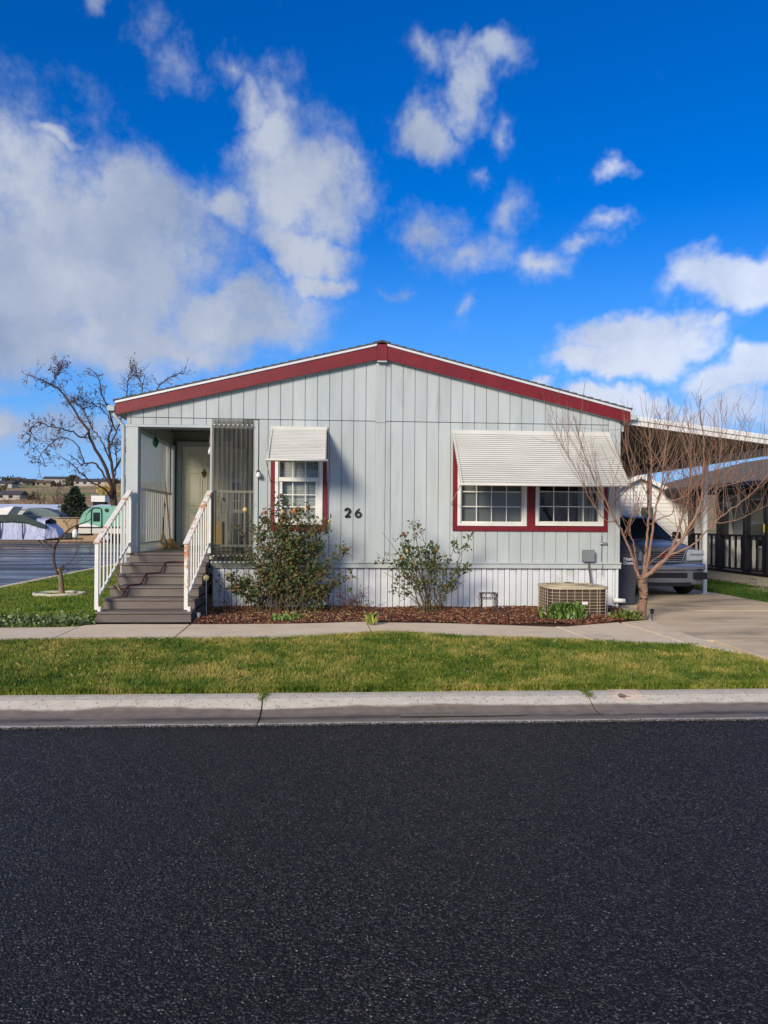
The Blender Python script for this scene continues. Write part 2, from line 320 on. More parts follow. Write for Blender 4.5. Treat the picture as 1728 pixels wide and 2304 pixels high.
# ================================================================== SETTING
def asphalt(name, wet=0.0, chips=.10):
    m = bpy.data.materials.new(name); m.use_nodes = True; MATS[name] = m
    nt = m.node_tree; N, L = nt.nodes, nt.links; p = N['Principled BSDF']
    g = N.new('ShaderNodeNewGeometry'); P = g.outputs['Position']
    vo = N.new('ShaderNodeTexVoronoi'); vo.inputs['Scale'].default_value = 110; L.new(P, vo.inputs['Vector'])
    vb = N.new('ShaderNodeTexVoronoi'); vb.inputs['Scale'].default_value = 78; L.new(P, vb.inputs['Vector'])
    sp = N.new('ShaderNodeSeparateColor'); L.new(vb.outputs['Color'], sp.inputs[0])
    big = N.new('ShaderNodeTexNoise'); big.inputs['Scale'].default_value = .55; big.inputs['Detail'].default_value = 5; L.new(P, big.inputs['Vector'])
    # pale stones: a small share of the cells, more of them where the binder has worn off
    th = N.new('ShaderNodeMapRange'); L.new(big.outputs[0], th.inputs[0]); th.inputs[1].default_value = .35; th.inputs[2].default_value = .7; th.inputs[3].default_value = 1 - chips*.45; th.inputs[4].default_value = 1 - chips*1.6
    gt = N.new('ShaderNodeMath'); gt.operation = 'GREATER_THAN'; L.new(sp.outputs[0], gt.inputs[0]); L.new(th.outputs[0], gt.inputs[1])
    dd = N.new('ShaderNodeMath'); dd.operation = 'LESS_THAN'; L.new(vb.outputs['Distance'], dd.inputs[0]); dd.inputs[1].default_value = .33
    chip = N.new('ShaderNodeMath'); chip.operation = 'MULTIPLY'; L.new(gt.outputs[0], chip.inputs[0]); L.new(dd.outputs[0], chip.inputs[1])
    base = N.new('ShaderNodeMix'); base.data_type = 'RGBA'; L.new(vo.outputs['Color'], base.inputs['Factor'])
    s2 = N.new('ShaderNodeSeparateColor'); L.new(vo.outputs['Color'], s2.inputs[0]); pq = N.new('ShaderNodeMath'); pq.operation = 'POWER'; L.new(s2.outputs[1], pq.inputs[0]); pq.inputs[1].default_value = 3.4; L.new(pq.outputs[0], base.inputs['Factor'])
    k_ = 2.6 if wet else 1.0; base.inputs['A'].default_value = (.002*k_, .002*k_, .002*k_, 1); base.inputs['B'].default_value = (.080*k_, .072*k_, .068*k_, 1)
    pat = N.new('ShaderNodeMix'); pat.data_type = 'RGBA'; pat.blend_type = 'MULTIPLY'; pat.inputs['Factor'].default_value = 1
    pr = N.new('ShaderNodeMapRange'); L.new(big.outputs[0], pr.inputs[0]); pr.inputs[1].default_value = .3; pr.inputs[2].default_value = .7; pr.inputs[3].default_value = .8; pr.inputs[4].default_value = 1.25
    L.new(base.outputs['Result'], pat.inputs['A']); L.new(pr.outputs[0], pat.inputs['B'])
    cc = N.new('ShaderNodeMix'); cc.data_type = 'RGBA'; L.new(chip.outputs[0], cc.inputs['Factor']); L.new(pat.outputs['Result'], cc.inputs['A'])
    s3 = N.new('ShaderNodeMix'); s3.data_type = 'RGBA'; L.new(sp.outputs[1], s3.inputs['Factor']); s3.inputs['A'].default_value = (.09, .088, .085, 1); s3.inputs['B'].default_value = (.34, .32, .28, 1)
    L.new(s3.outputs['Result'], cc.inputs['B']); L.new(cc.outputs['Result'], p.inputs['Base Color'])
    # relief of the stones
    hm = N.new('ShaderNodeMath'); hm.operation = 'ADD'; L.new(vo.outputs['Distance'], hm.inputs[0]); L.new(vb.outputs['Distance'], hm.inputs[1])
    b = N.new('ShaderNodeBump'); b.invert = True; b.inputs['Strength'].default_value = 1.0 - .95*wet; b.inputs['Distance'].default_value = .014; L.new(hm.outputs[0], b.inputs['Height']); L.new(b.outputs[0], p.inputs['Normal'])
    rr = N.new('ShaderNodeMapRange'); p.inputs['Specular IOR Level'].default_value = .5 if wet else .24
    if wet:
        vm = N.new('ShaderNodeVectorMath'); vm.operation = 'MULTIPLY'; vm.inputs[1].default_value = (.10, .55, 1); L.new(P, vm.inputs[0])
        st = N.new('ShaderNodeTexNoise'); st.inputs['Scale'].default_value = 1.3; st.inputs['Detail'].default_value = 6; L.new(vm.outputs[0], st.inputs['Vector'])
        L.new(st.outputs[0], rr.inputs[0]); rr.inputs[1].default_value = .40; rr.inputs[2].default_value = .62; rr.inputs[3].default_value = .16; rr.inputs[4].default_value = .55
    else:
        L.new(big.outputs[0], rr.inputs[0]); rr.inputs[1].default_value = .3; rr.inputs[2].default_value = .7; rr.inputs[3].default_value = .50; rr.inputs[4].default_value = .66
    L.new(rr.outputs[0], p.inputs['Roughness'])
    return m
M_ROAD = asphalt('asphalt'); M_WET = asphalt('asphalt_wet', .9, .03)

def kerb_mat():
    m = bpy.data.materials.new('kerb_concrete'); m.use_nodes = True; MATS['kerb_concrete'] = m
    nt = m.node_tree; N, L = nt.nodes, nt.links; p = N['Principled BSDF']
    g = N.new('ShaderNodeNewGeometry'); P = g.outputs['Position']; se = N.new('ShaderNodeSeparateXYZ'); L.new(P, se.inputs[0])
    n1 = N.new('ShaderNodeTexNoise'); n1.inputs['Scale'].default_value = 9; n1.inputs['Detail'].default_value = 8; L.new(P, n1.inputs['Vector'])
    vm = N.new('ShaderNodeVectorMath'); vm.operation = 'MULTIPLY'; vm.inputs[1].default_value = (.8, 3, 3); L.new(P, vm.inputs[0])
    n2 = N.new('ShaderNodeTexNoise'); n2.inputs['Scale'].default_value = 1.6; n2.inputs['Detail'].default_value = 8; n2.inputs['Roughness'].default_value = .6; L.new(vm.outputs[0], n2.inputs['Vector'])
    pit = N.new('ShaderNodeTexVoronoi'); pit.inputs['Scale'].default_value = 48; L.new(P, pit.inputs['Vector'])
    ps = N.new('ShaderNodeSeparateColor'); L.new(pit.outputs['Color'], ps.inputs[0])
    dry = N.new('ShaderNodeMix'); dry.data_type = 'RGBA'; L.new(n1.outputs[0], dry.inputs['Factor']); dry.inputs['A'].default_value = lin((164, 156, 141)); dry.inputs['B'].default_value = lin((210, 202, 185))
    gp = N.new('ShaderNodeMath'); gp.operation = 'GREATER_THAN'; L.new(ps.outputs[0], gp.inputs[0]); gp.inputs[1].default_value = .80
    gd = N.new('ShaderNodeMath'); gd.operation = 'LESS_THAN'; L.new(pit.outputs['Distance'], gd.inputs[0]); gd.inputs[1].default_value = .42
    gm = N.new('ShaderNodeMath'); gm.operation = 'MULTIPLY'; L.new(gp.outputs[0], gm.inputs[0]); L.new(gd.outputs[0], gm.inputs[1])
    gk = N.new('ShaderNodeMath'); gk.operation = 'MULTIPLY'; L.new(gm.outputs[0], gk.inputs[0]); gk.inputs[1].default_value = .55
    pt = N.new('ShaderNodeMix'); pt.data_type = 'RGBA'; L.new(gk.outputs[0], pt.inputs['Factor']); L.new(dry.outputs['Result'], pt.inputs['A']); pt.inputs['B'].default_value = lin((95, 92, 84))
    wetc = N.new('ShaderNodeMix'); wetc.data_type = 'RGBA'; L.new(n1.outputs[0], wetc.inputs['Factor']); wetc.inputs['A'].default_value = lin((92, 82, 70)); wetc.inputs['B'].default_value = lin((146, 132, 114))
    # damp band left by the gutter water, ragged upper and lower shore
    a = N.new('ShaderNodeMath'); a.operation = 'MULTIPLY_ADD'; L.new(n2.outputs[0], a.inputs[0]); a.inputs[1].default_value = .07; L.new(se.outputs['Z'], a.inputs[2])
    up = N.new('ShaderNodeMapRange'); L.new(a.outputs[0], up.inputs[0]); up.inputs[1].default_value = .060; up.inputs[2].default_value = .074; up.inputs[3].default_value = 1; up.inputs[4].default_value = 0
    b_ = N.new('ShaderNodeMath'); b_.operation = 'MULTIPLY_ADD'; L.new(n2.outputs[0], b_.inputs[0]); b_.inputs[1].default_value = .13; L.new(se.outputs['Y'], b_.inputs[2])
    lo = N.new('ShaderNodeMapRange'); L.new(b_.outputs[0], lo.inputs[0]); lo.inputs[1].default_value = 6.205; lo.inputs[2].default_value = 6.245
    wt = N.new('ShaderNodeMath'); wt.operation = 'MULTIPLY'; L.new(up.outputs[0], wt.inputs[0]); L.new(lo.outputs[0], wt.inputs[1])
    mx = N.new('ShaderNodeMix'); mx.data_type = 'RGBA'; L.new(wt.outputs[0], mx.inputs['Factor']); L.new(pt.outputs['Result'], mx.inputs['A']); L.new(wetc.outputs['Result'], mx.inputs['B'])
    # silt left along the flow line
    a2 = N.new('ShaderNodeMath'); a2.operation = 'MULTIPLY_ADD'; L.new(n2.outputs[0], a2.inputs[0]); a2.inputs[1].default_value = .022; L.new(se.outputs['Z'], a2.inputs[2])
    fl = N.new('ShaderNodeMapRange'); L.new(a2.outputs[0], fl.inputs[0]); fl.inputs[1].default_value = -.003; fl.inputs[2].default_value = .004; fl.inputs[3].default_value = .85; fl.inputs[4].default_value = 0
    mf = N.new('ShaderNodeMix'); mf.data_type = 'RGBA'; L.new(fl.outputs[0], mf.inputs['Factor']); L.new(mx.outputs['Result'], mf.inputs['A']); mf.inputs['B'].default_value = lin((52, 47, 44))
    L.new(mf.outputs['Result'], p.inputs['Base Color'])
    rg = N.new('ShaderNodeMapRange'); L.new(wt.outputs[0], rg.inputs[0]); rg.inputs[3].default_value = .85; rg.inputs[4].default_value = .42; L.new(rg.outputs[0], p.inputs['Roughness'])
    bb = N.new('ShaderNodeTexNoise'); bb.inputs['Scale'].default_value = 130; bb.inputs['Detail'].default_value = 4; L.new(P, bb.inputs['Vector'])
    bp = N.new('ShaderNodeBump'); bp.inputs['Strength'].default_value = .5; bp.inputs['Distance'].default_value = .006; L.new(bb.outputs[0], bp.inputs['Height']); L.new(bp.outputs[0], p.inputs['Normal'])
    return m
M_KERB = kerb_mat()
M_CONC = mat('walk_concrete', (204, 184, 152), (226, 208, 180), scale=2.2, rough=.88, bump=.4, bscale=90, bdist=.005, c3=(132, 120, 100), c3scale=1.1, c3lo=.56, c3hi=.78, vary=.05, detail=9)
M_DRIVE = mat('drive_concrete', (188, 166, 134), (216, 196, 164), scale=1.4, rough=.85, bump=.4, bscale=80, bdist=.005, c3=(108, 97, 80), c3scale=.55, c3lo=.50, c3hi=.72, stretch=(.7, 1.6, 1), vary=.05, detail=9)
M_SOIL = mat('soil', (58, 38, 26), (84, 54, 36), scale=22, rough=.95, bump=.9, bscale=60, bdist=.03)
M_LAWNBASE = mat('lawn_thatch', (52, 64, 22), (84, 88, 34), scale=6, rough=.95, bump=.8, bscale=120, bdist=.02, c3=(120, 108, 58), c3scale=1.6)
M_FIELD = mat('field', (92, 84, 58), (120, 106, 74), scale=.05, rough=.95)

def sheet(name, poly, z, m, thick=0.0, kind='structure', parent=None):
    b = MB().prism(poly, 'z', z - max(thick, .001), z) if thick else MB().add([(x, y, z) for x, y in poly], [tuple(range(len(poly)))])
    o = b.build(name, m, parent)
    if parent is None: o['kind'] = kind
    return o

sheet('ground', [(-900, -60), (900, -60), (900, 1500), (-900, 1500)], -.06, M_FIELD)
sheet('road', [(-60, -14), (60, -14), (60, 6.10), (-60, 6.10)], 0.0, M_ROAD)
sheet('side_street', [(-75, 6.105), (-7.42, 6.105), (-7.42, 63), (-75, 63)], 0.0, M_WET)

# rolled kerb with gutter, in poured sections
KP = [(6.085, -.05), (6.085, .004), (6.15, .0), (6.28, -.009), (6.36, -.013), (6.46, -.003), (6.54, .020), (6.60, .052), (6.66, .080), (6.73, .093), (6.80, .096), (6.805, -.05)]
kerb = empty('kerb', (0, 6.4, 0)); kerb['kind'] = 'structure'
kj = [-7.3, -4.3, atZ(584, 1600, .05)[0], atZ(1349, 1590, .05)[0], 5.2, 9.0, 14.0]
for a, b in zip(kj[:-1], kj[1:]):
    mb = MB(); nseg = 24; xs = np.linspace(a + .006, b - .006, nseg); n = len(KP)
    for i, x in enumerate(xs):
        mb.v += [(x, y + .006*math.sin(x*1.7) + random.uniform(-.0015, .0015), z + random.uniform(-.0012, .0012)) for y, z in KP]
    for i in range(nseg-1):
        for k in range(n-1): mb.f.append((i*n+k, (i+1)*n+k, (i+1)*n+k+1, i*n+k+1))
    mb.f.append(tuple(range(n))); mb.f.append(tuple(range((nseg-1)*n, nseg*n)))
    mb.build('kerb_section', M_KERB, kerb, smooth=False)
# side street kerb
sk = empty('side_kerb', (-7.3, 20, 0)); sk['kind'] = 'structure'
for i in range(9):
    MB().prism([(-7.42, -.04), (-7.42, .02), (-7.30, .11), (-7.16, .125), (-7.02, .125), (-7.02, -.04)], 'y', 6.7 + i*4, 6.7 + i*4 + 3.985).build('kerb_section', M_CONC, sk)
# standing water in the gutter
pw = bpy.data.materials.new('puddle_water'); pw.use_nodes = True; pp = pw.node_tree.nodes['Principled BSDF']
pp.inputs['Base Color'].default_value = (.012, .011, .010, 1); pp.inputs['Roughness'].default_value = .06; pp.inputs['Specular IOR Level'].default_value = .5
pud = MB(); xa, xb = atZ(900, 1602, 0)[0], atZ(1180, 1600, 0)[0]
top = [(x, 6.415 - .06*abs((x-xa)/(xb-xa)-.4) + .010*math.sin(x*9)) for x in np.linspace(xa, xb, 30)]
bot = [(x, 6.305 + .07*abs((x-xa)/(xb-xa)-.35) + .010*math.sin(x*7+1)) for x in np.linspace(xb, xa, 30)]
o = pud.add([(x, y, -.0048) for x, y in top + bot], [tuple(range(60))]).build('puddle', pw); o['kind'] = 'structure'
# faded paint patch on the kerb face
m = mat('faded_paint', (216, 200, 178), (196, 172, 150), scale=14, rough=.85, c3=(90, 78, 66), c3scale=9, c3lo=.56, c3hi=.64, bump=.5, bscale=120)
pa, pb = atZ(1396, 1570, .1)[0], atZ(1466, 1570, .1)[0]
mb = MB(); vs = []
for x in (pa, pb):
    vs += [(x, y, z + .0045) for y, z in KP[7:11]]
mb.add(vs, [(i, i+1, i+5, i+4) for i in range(3)]).build('painted_mark', m, kerb)

# ---- front walk: slabs between the measured front and back edges
ft = [atZ(x, y, .14) for x, y in ((-60, 1441), (135, 1437), (400, 1436), (640, 1434), (760, 1427), (864, 1420), (960, 1424), (1064, 1431), (1300, 1438), (1500, 1449))]
bk = [atZ(x, y, .14) for x, y in ((-60, 1413), (160, 1411), (215, 1405), (430, 1405), (650, 1404), (830, 1399), (1000, 1401), (1270, 1410), (1463, 1394))]
fX, fY = [p[0] for p in ft], [p[1] for p in ft]; bX, bY = [p[0] for p in bk], [p[1] for p in bk]
walk_front = lambda x: float(np.interp(x, fX, fY)); walk_back = lambda x: float(np.interp(x, bX, bY))
walk = empty('front_walk', (0, 10.5, 0.1)); walk['kind'] = 'structure'
wj = [-7.0, -5.3, atZ(150, 1424, .14)[0], atZ(412, 1420, .14)[0], atZ(832, 1409, .14)[0], atZ(1298, 1424, .14)[0], 4.42]
for a, b in zip(wj[:-1], wj[1:]):
    xs = np.linspace(a + .008, b - .008, 9); sk_ = random.uniform(-.006, .006)
    dr = .10 if a > 2 else .02      # joints run slightly askew
    poly = [(x, walk_front(x) + .010*math.sin(x*5)) for x in xs] + [(x - dr*(1 if x in (xs[0], xs[-1]) else 1), walk_back(x - dr)) for x in xs[::-1]]
    MB().prism(poly, 'z', .02, .14 + sk_).build('slab', M_CONC, walk, bevel=.006)
# ---- driveway
drive = empty('driveway', (6.4, 12, .1)); drive['kind'] = 'structure'
dj = [6.82, 9.45, 12.62, 15.7, 18.8, 21.9, 25]
for a, b in zip(dj[:-1], dj[1:]):
    xl = [(4.80, a + .008), (4.90, b - .008)] if b < 13 else [(5.02, a + .008), (5.02, b - .008)]
    if a == 9.45: xl = [(4.77, a + .008), (4.80, 10.6), (4.95, 11.5), (4.98, b - .008)]
    poly = [xl[0], (8.30, a + .008), (8.30, b - .008)] + xl[::-1][:-1]
    MB().prism(poly, 'z', .0, .135 + random.uniform(-.004, .004)).build('slab', M_DRIVE, drive, bevel=.006)
# wedge of walk running into the drive
poly = [(4.43, walk_front(4.42)), (4.76, 8.45), (4.785, 9.4), (4.79, 10.6), (4.94, 11.45), (4.38, walk_back(4.38))]
MB().prism(poly, 'z', .02, .137).build('slab', M_CONC, walk, bevel=.006)

# ---- lawns: a thatch sheet each and blades of grass
def grass_mat(name, a, b, c, sc=1.3):
    m = bpy.data.materials.new(name); m.use_nodes = True; nt = m.node_tree; N, L = nt.nodes, nt.links; p = N['Principled BSDF']
    g = N.new('ShaderNodeNewGeometry'); P = g.outputs['Position']
    n1 = N.new('ShaderNodeTexNoise'); n1.inputs['Scale'].default_value = sc; n1.inputs['Detail'].default_value = 7; n1.inputs['Roughness'].default_value = .72; L.new(P, n1.inputs['Vector'])
    n2 = N.new('ShaderNodeTexNoise'); n2.inputs['Scale'].default_value = 38; n2.inputs['Detail'].default_value = 2; L.new(P, n2.inputs['Vector'])
    ad = N.new('ShaderNodeMath'); ad.operation = 'MULTIPLY_ADD'; L.new(n2.outputs[0], ad.inputs[0]); ad.inputs[1].default_value = .42; L.new(n1.outputs[0], ad.inputs[2])
    cr = N.new('ShaderNodeValToRGB'); L.new(ad.outputs[0], cr.inputs[0]); E = cr.color_ramp.elements
    E[0].position = .52; E[0].color = lin(a); E[1].position = .88; E[1].color = lin(c); e = E.new(.67); e.color = lin(b); e2 = E.new(.77); e2.color = lin(tuple((p_+q_)/2 for p_, q_ in zip(b, c)))
    L.new(cr.outputs[0], p.inputs['Base Color']); p.inputs['Roughness'].default_value = .6; p.inputs['Specular IOR Level'].default_value = .3
    tl = N.new('ShaderNodeBsdfTranslucent'); L.new(cr.outputs[0], tl.inputs[0]); mx = N.new('ShaderNodeMixShader'); mx.inputs[0].default_value = .25
    L.new(p.outputs[0], mx.inputs[1]); L.new(tl.outputs[0], mx.inputs[2]); L.new(mx.outputs[0], N['Material Output'].inputs[0]); return m
M_GRASS = grass_mat('grass_blades', (52, 82, 20), (108, 128, 40), (202, 178, 104))
M_GRASS2 = grass_mat('grass_side', (58, 92, 24), (104, 132, 40), (150, 148, 66), 1.0)
M_GRASS3 = grass_mat('grass_dark', (44, 76, 22), (70, 104, 34), (100, 116, 52), 1.0)  # darker green blades: neighbour strip and coarse lawn tufts
def grass(name, pts, z, h, w, m, label):
    n = len(pts); az_ = RNG.uniform(0, 2*np.pi, n); d = np.stack([np.cos(az_), np.sin(az_)], 1)
    hh = h*RNG.uniform(.5, 1.25, n); ln = hh*RNG.uniform(.15, .95, n); ww = w*RNG.uniform(.7, 1.3, n)
    la = RNG.uniform(0, 2*np.pi, n); l = np.stack([np.cos(la), np.sin(la)], 1)
    base = np.column_stack([pts, np.full(n, z)])
    s = np.column_stack([d*ww[:, None], np.zeros(n)])
    mid = base + np.column_stack([l*(ln*.35)[:, None], hh*.6]); tip = base + np.column_stack([l*ln[:, None], hh])
    V = np.stack([base-s, base+s, mid+s*.8, mid-s*.8, tip], 1).reshape(-1, 3); I = np.arange(n)[:, None]*5
    F = np.concatenate([I+[0, 1, 2], I+[0, 2, 3], I+[3, 2, 4]], 1).reshape(-1, 3)
    o = fast(name, V, F, m); return tag(o, label, 'grass', kind='stuff')
lawn_poly = [(-7.0, 6.806)] + [(4.74, 6.806)] + [(4.72, 8.4), (4.40, walk_front(4.4) - .02)] + [(x, walk_front(x) - .01) for x in np.linspace(4.3, -7.0, 40)]
sheet('lawn', lawn_poly, .112, M_LAWNBASE, thick=.06)
n = 190000
gx = np.where(RNG.uniform(0, 1, n) < .84, RNG.uniform(-4.2, 4.75, n), RNG.uniform(-7, -4.2, n)); gy = 6.80 + (RNG.uniform(0, 1, n)**1.25)*3.6
lim = np.interp(gx, fX, fY) + .03*np.sin(gx*13) + .02*np.sin(gx*31)
cut = np.where(gx > 4.36, np.interp(gx, [4.36, 4.74], [9.15, 8.35]), 99)
ok = (gy < lim) & (gy < cut); 
grass('lawn_grass', np.column_stack([gx[ok], gy[ok]]), .117, .045, .0036, M_GRASS, 'short green and straw coloured grass between walk and kerb')
# ragged longer tufts along the edges
ex = RNG.uniform(-4, 4.5, 5200); e1 = np.column_stack([ex, np.interp(ex, fX, fY) + RNG.normal(-.01, .025, 5200)])
ex2 = RNG.uniform(-4.5, 4.6, 9000); e2 = np.column_stack([ex2, 6.797 + RNG.uniform(0, .035, 9000)])
grass('edge_grass', np.vstack([e1, e2]), .098, .062, .0034, M_GRASS, 'longer ragged grass along walk and kerb edges')
left_poly = [(-7.02, walk_back(-7)), ] + [(x, walk_back(x) + .01) for x in np.linspace(-7, -3.32, 12)] + [(-3.32, 30), (-7.02, 30)]
sheet('side_lawn', left_poly, .118, M_LAWNBASE)
n = 60000; gx = RNG.uniform(-7.0, -3.3, n); gy = 10.6 + RNG.uniform(0, 1, n)**1.6*17; ok = gy > np.interp(gx, bX, bY)
grass('side_grass', np.column_stack([gx[ok], gy[ok]]), .117, .05, .006, M_GRASS2, 'bright green grass around the pruned tree beside the house')
nb_poly = [(8.31, 12.5), (10.42, 12.5), (10.42, 24), (8.31, 24)]
sheet('neighbour_lawn', nb_poly, .10, M_LAWNBASE)
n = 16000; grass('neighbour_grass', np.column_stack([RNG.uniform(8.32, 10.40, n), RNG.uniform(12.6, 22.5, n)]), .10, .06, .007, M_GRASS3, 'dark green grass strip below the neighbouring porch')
sheet('strip_path', [(9.55, 14.5), (10.3, 14.5), (10.3, 17.45), (9.8, 17.5)], .125, M_CONC, thick=.03)

# bits of dry leaf and clippings on the lawn
n = 900; dx_ = RNG.uniform(-4, 4.6, n); dy_ = RNG.uniform(6.85, 9.6, n); ok = dy_ < np.interp(dx_, fX, fY) - .05
tag(leaves_mesh('lawn_litter', np.column_stack([dx_, dy_, RNG.uniform(.135, .16, n)])[ok], .04, mat('straw_bits', (196, 170, 110), (150, 116, 76), scale=20, rough=.9), None, narrow=.25), 'dry straw and leaf bits lying on the front lawn', 'litter', kind='stuff')
n = 420; cx_ = RNG.uniform(-4, 4.5, n); tuft = []
for k in range(n):
    y_ = RNG.uniform(6.87, 9.5)
    if y_ < np.interp(cx_[k], fX, fY) - .05: tuft.append(np.column_stack([cx_[k] + RNG.normal(0, .03, 14), y_ + RNG.normal(0, .03, 14)]))
grass('grass_tufts', np.concatenate(tuft), .117, .075, .004, M_GRASS3, 'darker coarse tufts standing up from the front lawn')
# ---- planting bed with bark mulch
bed_poly = [(x, walk_back(x) + .012) for x in np.linspace(-1.93, 4.35, 30)] + [(4.80, 11.2), (4.93, 11.55), (4.93, 12.0), (4.75, 12.95), (-1.93, 12.95)]
sheet('planting_bed', bed_poly, .135, M_SOIL)
def chips_mesh(name, pts, z, m, parent, L0=.045, W0=.016, T=.008):
    n = len(pts); a = RNG.uniform(0, 2*np.pi, n); t = RNG.normal(0, .35, n)
    d = np.column_stack([np.cos(a)*np.cos(t), np.sin(a)*np.cos(t), np.sin(t)]); s = np.column_stack([-np.sin(a), np.cos(a), RNG.normal(0, .3, n)])
    u = np.cross(d, s); l = (L0*RNG.uniform(.4, 1.3, n))[:, None]; w = (W0*RNG.uniform(.5, 1.5, n))[:, None]; c = np.column_stack([pts, z])
    k = [(-1,-1,0),(1,-.7,0),(1,.8,0),(-1,1,0),(-.8,-.6,1),(.8,-.5,1),(.9,.5,1),(-.8,.7,1)]
    V = np.stack([c + d*l*.5*i + s*w*.5*j + u*T*q for i, j, q in k], 1).reshape(-1, 3); I = np.arange(n)[:, None]*8
    F = np.concatenate([I+[4,5,6,7], I+[0,1,5,4], I+[1,2,6,5], I+[2,3,7,6], I+[3,0,4,7]], 1).reshape(-1, 4)
    o = fast(name, V, F, m, parent); o['kind'] = 'stuff'; return o
def in_bed(x, y): return (y > np.interp(x, bX, bY) + .03) & ((x < 4.3) | (y > 11.2 + (x-4.3)*.55))
n = 15000; bx = RNG.uniform(-1.9, 4.9, n); by = RNG.uniform(10.9, 12.93, n); ok = in_bed(bx, by); bx, by = bx[ok], by[ok]
mound = lambda x, y: .14 + .035*np.clip((y - np.interp(x, bX, bY))/.4, 0, 1) + .012*np.sin(x*4.1+y*3)
M_MUL = [mat('mulch_red', (104, 58, 38), (140, 82, 54), scale=40, rough=.9), mat('mulch_dark', (50, 32, 24), (78, 48, 34), scale=40, rough=.9), mat('mulch_pale', (150, 112, 80), (176, 140, 104), scale=40, rough=.9)]
mh = mound(bx, by); sel = RNG.uniform(0, 1, len(bx))
mul = tag(chips_mesh('bark_mulch', np.column_stack([bx, by])[sel < .5], mh[sel < .5], M_MUL[0], None), 'red brown bark mulch spread over the planting bed', 'mulch', kind='stuff')
for k, (a, b) in enumerate(((.5, .88), (.88, 1.0))):
    q = (sel >= a) & (sel < b); chips_mesh(('dark_chips', 'pale_chips')[k], np.column_stack([bx, by])[q], mh[q] + .004, M_MUL[k+1], mul)

# grit and dirt along the edge of the asphalt, dry tufts in the kerb joints
n = 3200; gx = RNG.uniform(-4.2, 5, n); gy = 6.072 + RNG.normal(0, .013, n) + .006*np.sin(gx*3.1)
o = chips_mesh('gutter_grit', np.column_stack([gx, gy]), np.full(n, .003), mat('grit', (62, 58, 54), (104, 98, 88), scale=60, rough=.9, c3=(70, 74, 44), c3scale=2.5), None, L0=.012, W0=.009, T=.006)
tag(o, 'dark grit and dirt along the edge of the asphalt', 'grit', kind='stuff')
for jx in kj[2:4]:
    k = 130; tag(grass('joint_weeds', np.column_stack([jx + RNG.normal(0, .02, k), 6.80 - np.abs(RNG.normal(0, .10, k))]), .075, .05, .003, M_GRASS, 'dry weeds in the kerb joint ' + ('left of the small window' if jx < 0 else 'below the condenser')), cat='weeds')
# ================================================================== THE HOUSE
D = 12.9
fX_ = lambda px, py=1100, Y=D: atY(px, py, Y)[0]
fZ_ = lambda py, px=864, Y=D: atY(px, py, Y)[2]
M_SIDE = mat('siding_paint', (164, 173, 174), (182, 190, 190), scale=1.2, rough=.75, bump=.30, bscale=55, bdist=.004, stretch=(2.2, 1, .35), vary=.05, c3=(146, 153, 152), c3scale=2.2, c3lo=.54, c3hi=.86)
M_SIDEBACK = mat('siding_groove', (116, 124, 126), rough=.9)
M_TRIM = mat('trim_paint', (166, 174, 174), (182, 189, 188), scale=2, rough=.65, vary=.03, bump=.1, bscale=40)
M_SKIRT = mat('skirting_vinyl', (198, 203, 207), (214, 218, 222), scale=1.5, rough=.55, vary=.06, c3=(158, 148, 126), c3scale=1.8, c3lo=.58, c3hi=.85)
M_RED = mat('red_paint', (104, 16, 28), (120, 24, 34), scale=3, rough=.5, bump=.12, bscale=30, c3=(92, 16, 26), c3scale=7)
M_WHITE = mat('white_paint', (214, 214, 206), (228, 228, 222), scale=5, rough=.45, vary=.03)
M_DRIP = mat('drip_metal', (200, 204, 206), (216, 218, 220), scale=4, rough=.4, metal=.1)
M_SHING = mat('roof_shingle', (72, 72, 74), (98, 97, 96), scale=25, rough=.95, bump=.6, bscale=200, vary=.12)
M_AWN = mat('awning_metal', (196, 195, 184), (212, 211, 203), scale=2.4, rough=.42, c3=(160, 156, 140), c3scale=2.2, c3lo=.58, c3hi=.8, stretch=(.5, 1, 1), metal=0, spec=.4)
M_DARK = mat('room_dark', (30, 30, 32), rough=.9)
M_ROOM = mat('room_wall', (120, 112, 100), rough=.9)
M_PORCH = mat('porch_wall', (150, 156, 150), (164, 168, 160), scale=2, rough=.8)
M_DOOR = mat('door_paint', (222, 219, 196), (230, 228, 206), scale=2, rough=.5)
M_BLIND = mat('blind', (196, 198, 192), rough=.6)
M_SHADE = mat('roller_shade', (112, 112, 106), (124, 124, 118), scale=2, rough=.9)
M_BLACK = mat('black_metal', (24, 24, 26), rough=.5)
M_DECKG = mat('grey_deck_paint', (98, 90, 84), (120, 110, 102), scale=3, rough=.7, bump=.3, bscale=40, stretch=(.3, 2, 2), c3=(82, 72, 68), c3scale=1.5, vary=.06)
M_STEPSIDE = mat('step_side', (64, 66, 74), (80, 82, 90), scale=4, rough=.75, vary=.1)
M_RAILW = mat('rail_white', (206, 206, 200), (222, 222, 216), scale=6, rough=.55)
M_RUST = mat('rail_rusty', (212, 208, 196), (226, 224, 214), scale=8, rough=.7, c3=(192, 112, 52), c3scale=5.0, c3lo=.51, c3hi=.62, bump=.3, bscale=80)
M_SMOKE = film_mat('smoky_plastic', (.66, .65, .60), (.24, .24, .22), .34)
M_CLEARP = film_mat('clear_plastic', (.80, .80, .74), (.62, .63, .56), .52)
M_GLASS = glass_mat('window_glass'); M_STEEL = mat('galvanised', (150, 154, 158), (172, 176, 180), scale=8, rough=.4, metal=.6)
M_BRASS = mat('aged_brass', (92, 78, 40), rough=.4, metal=.7)

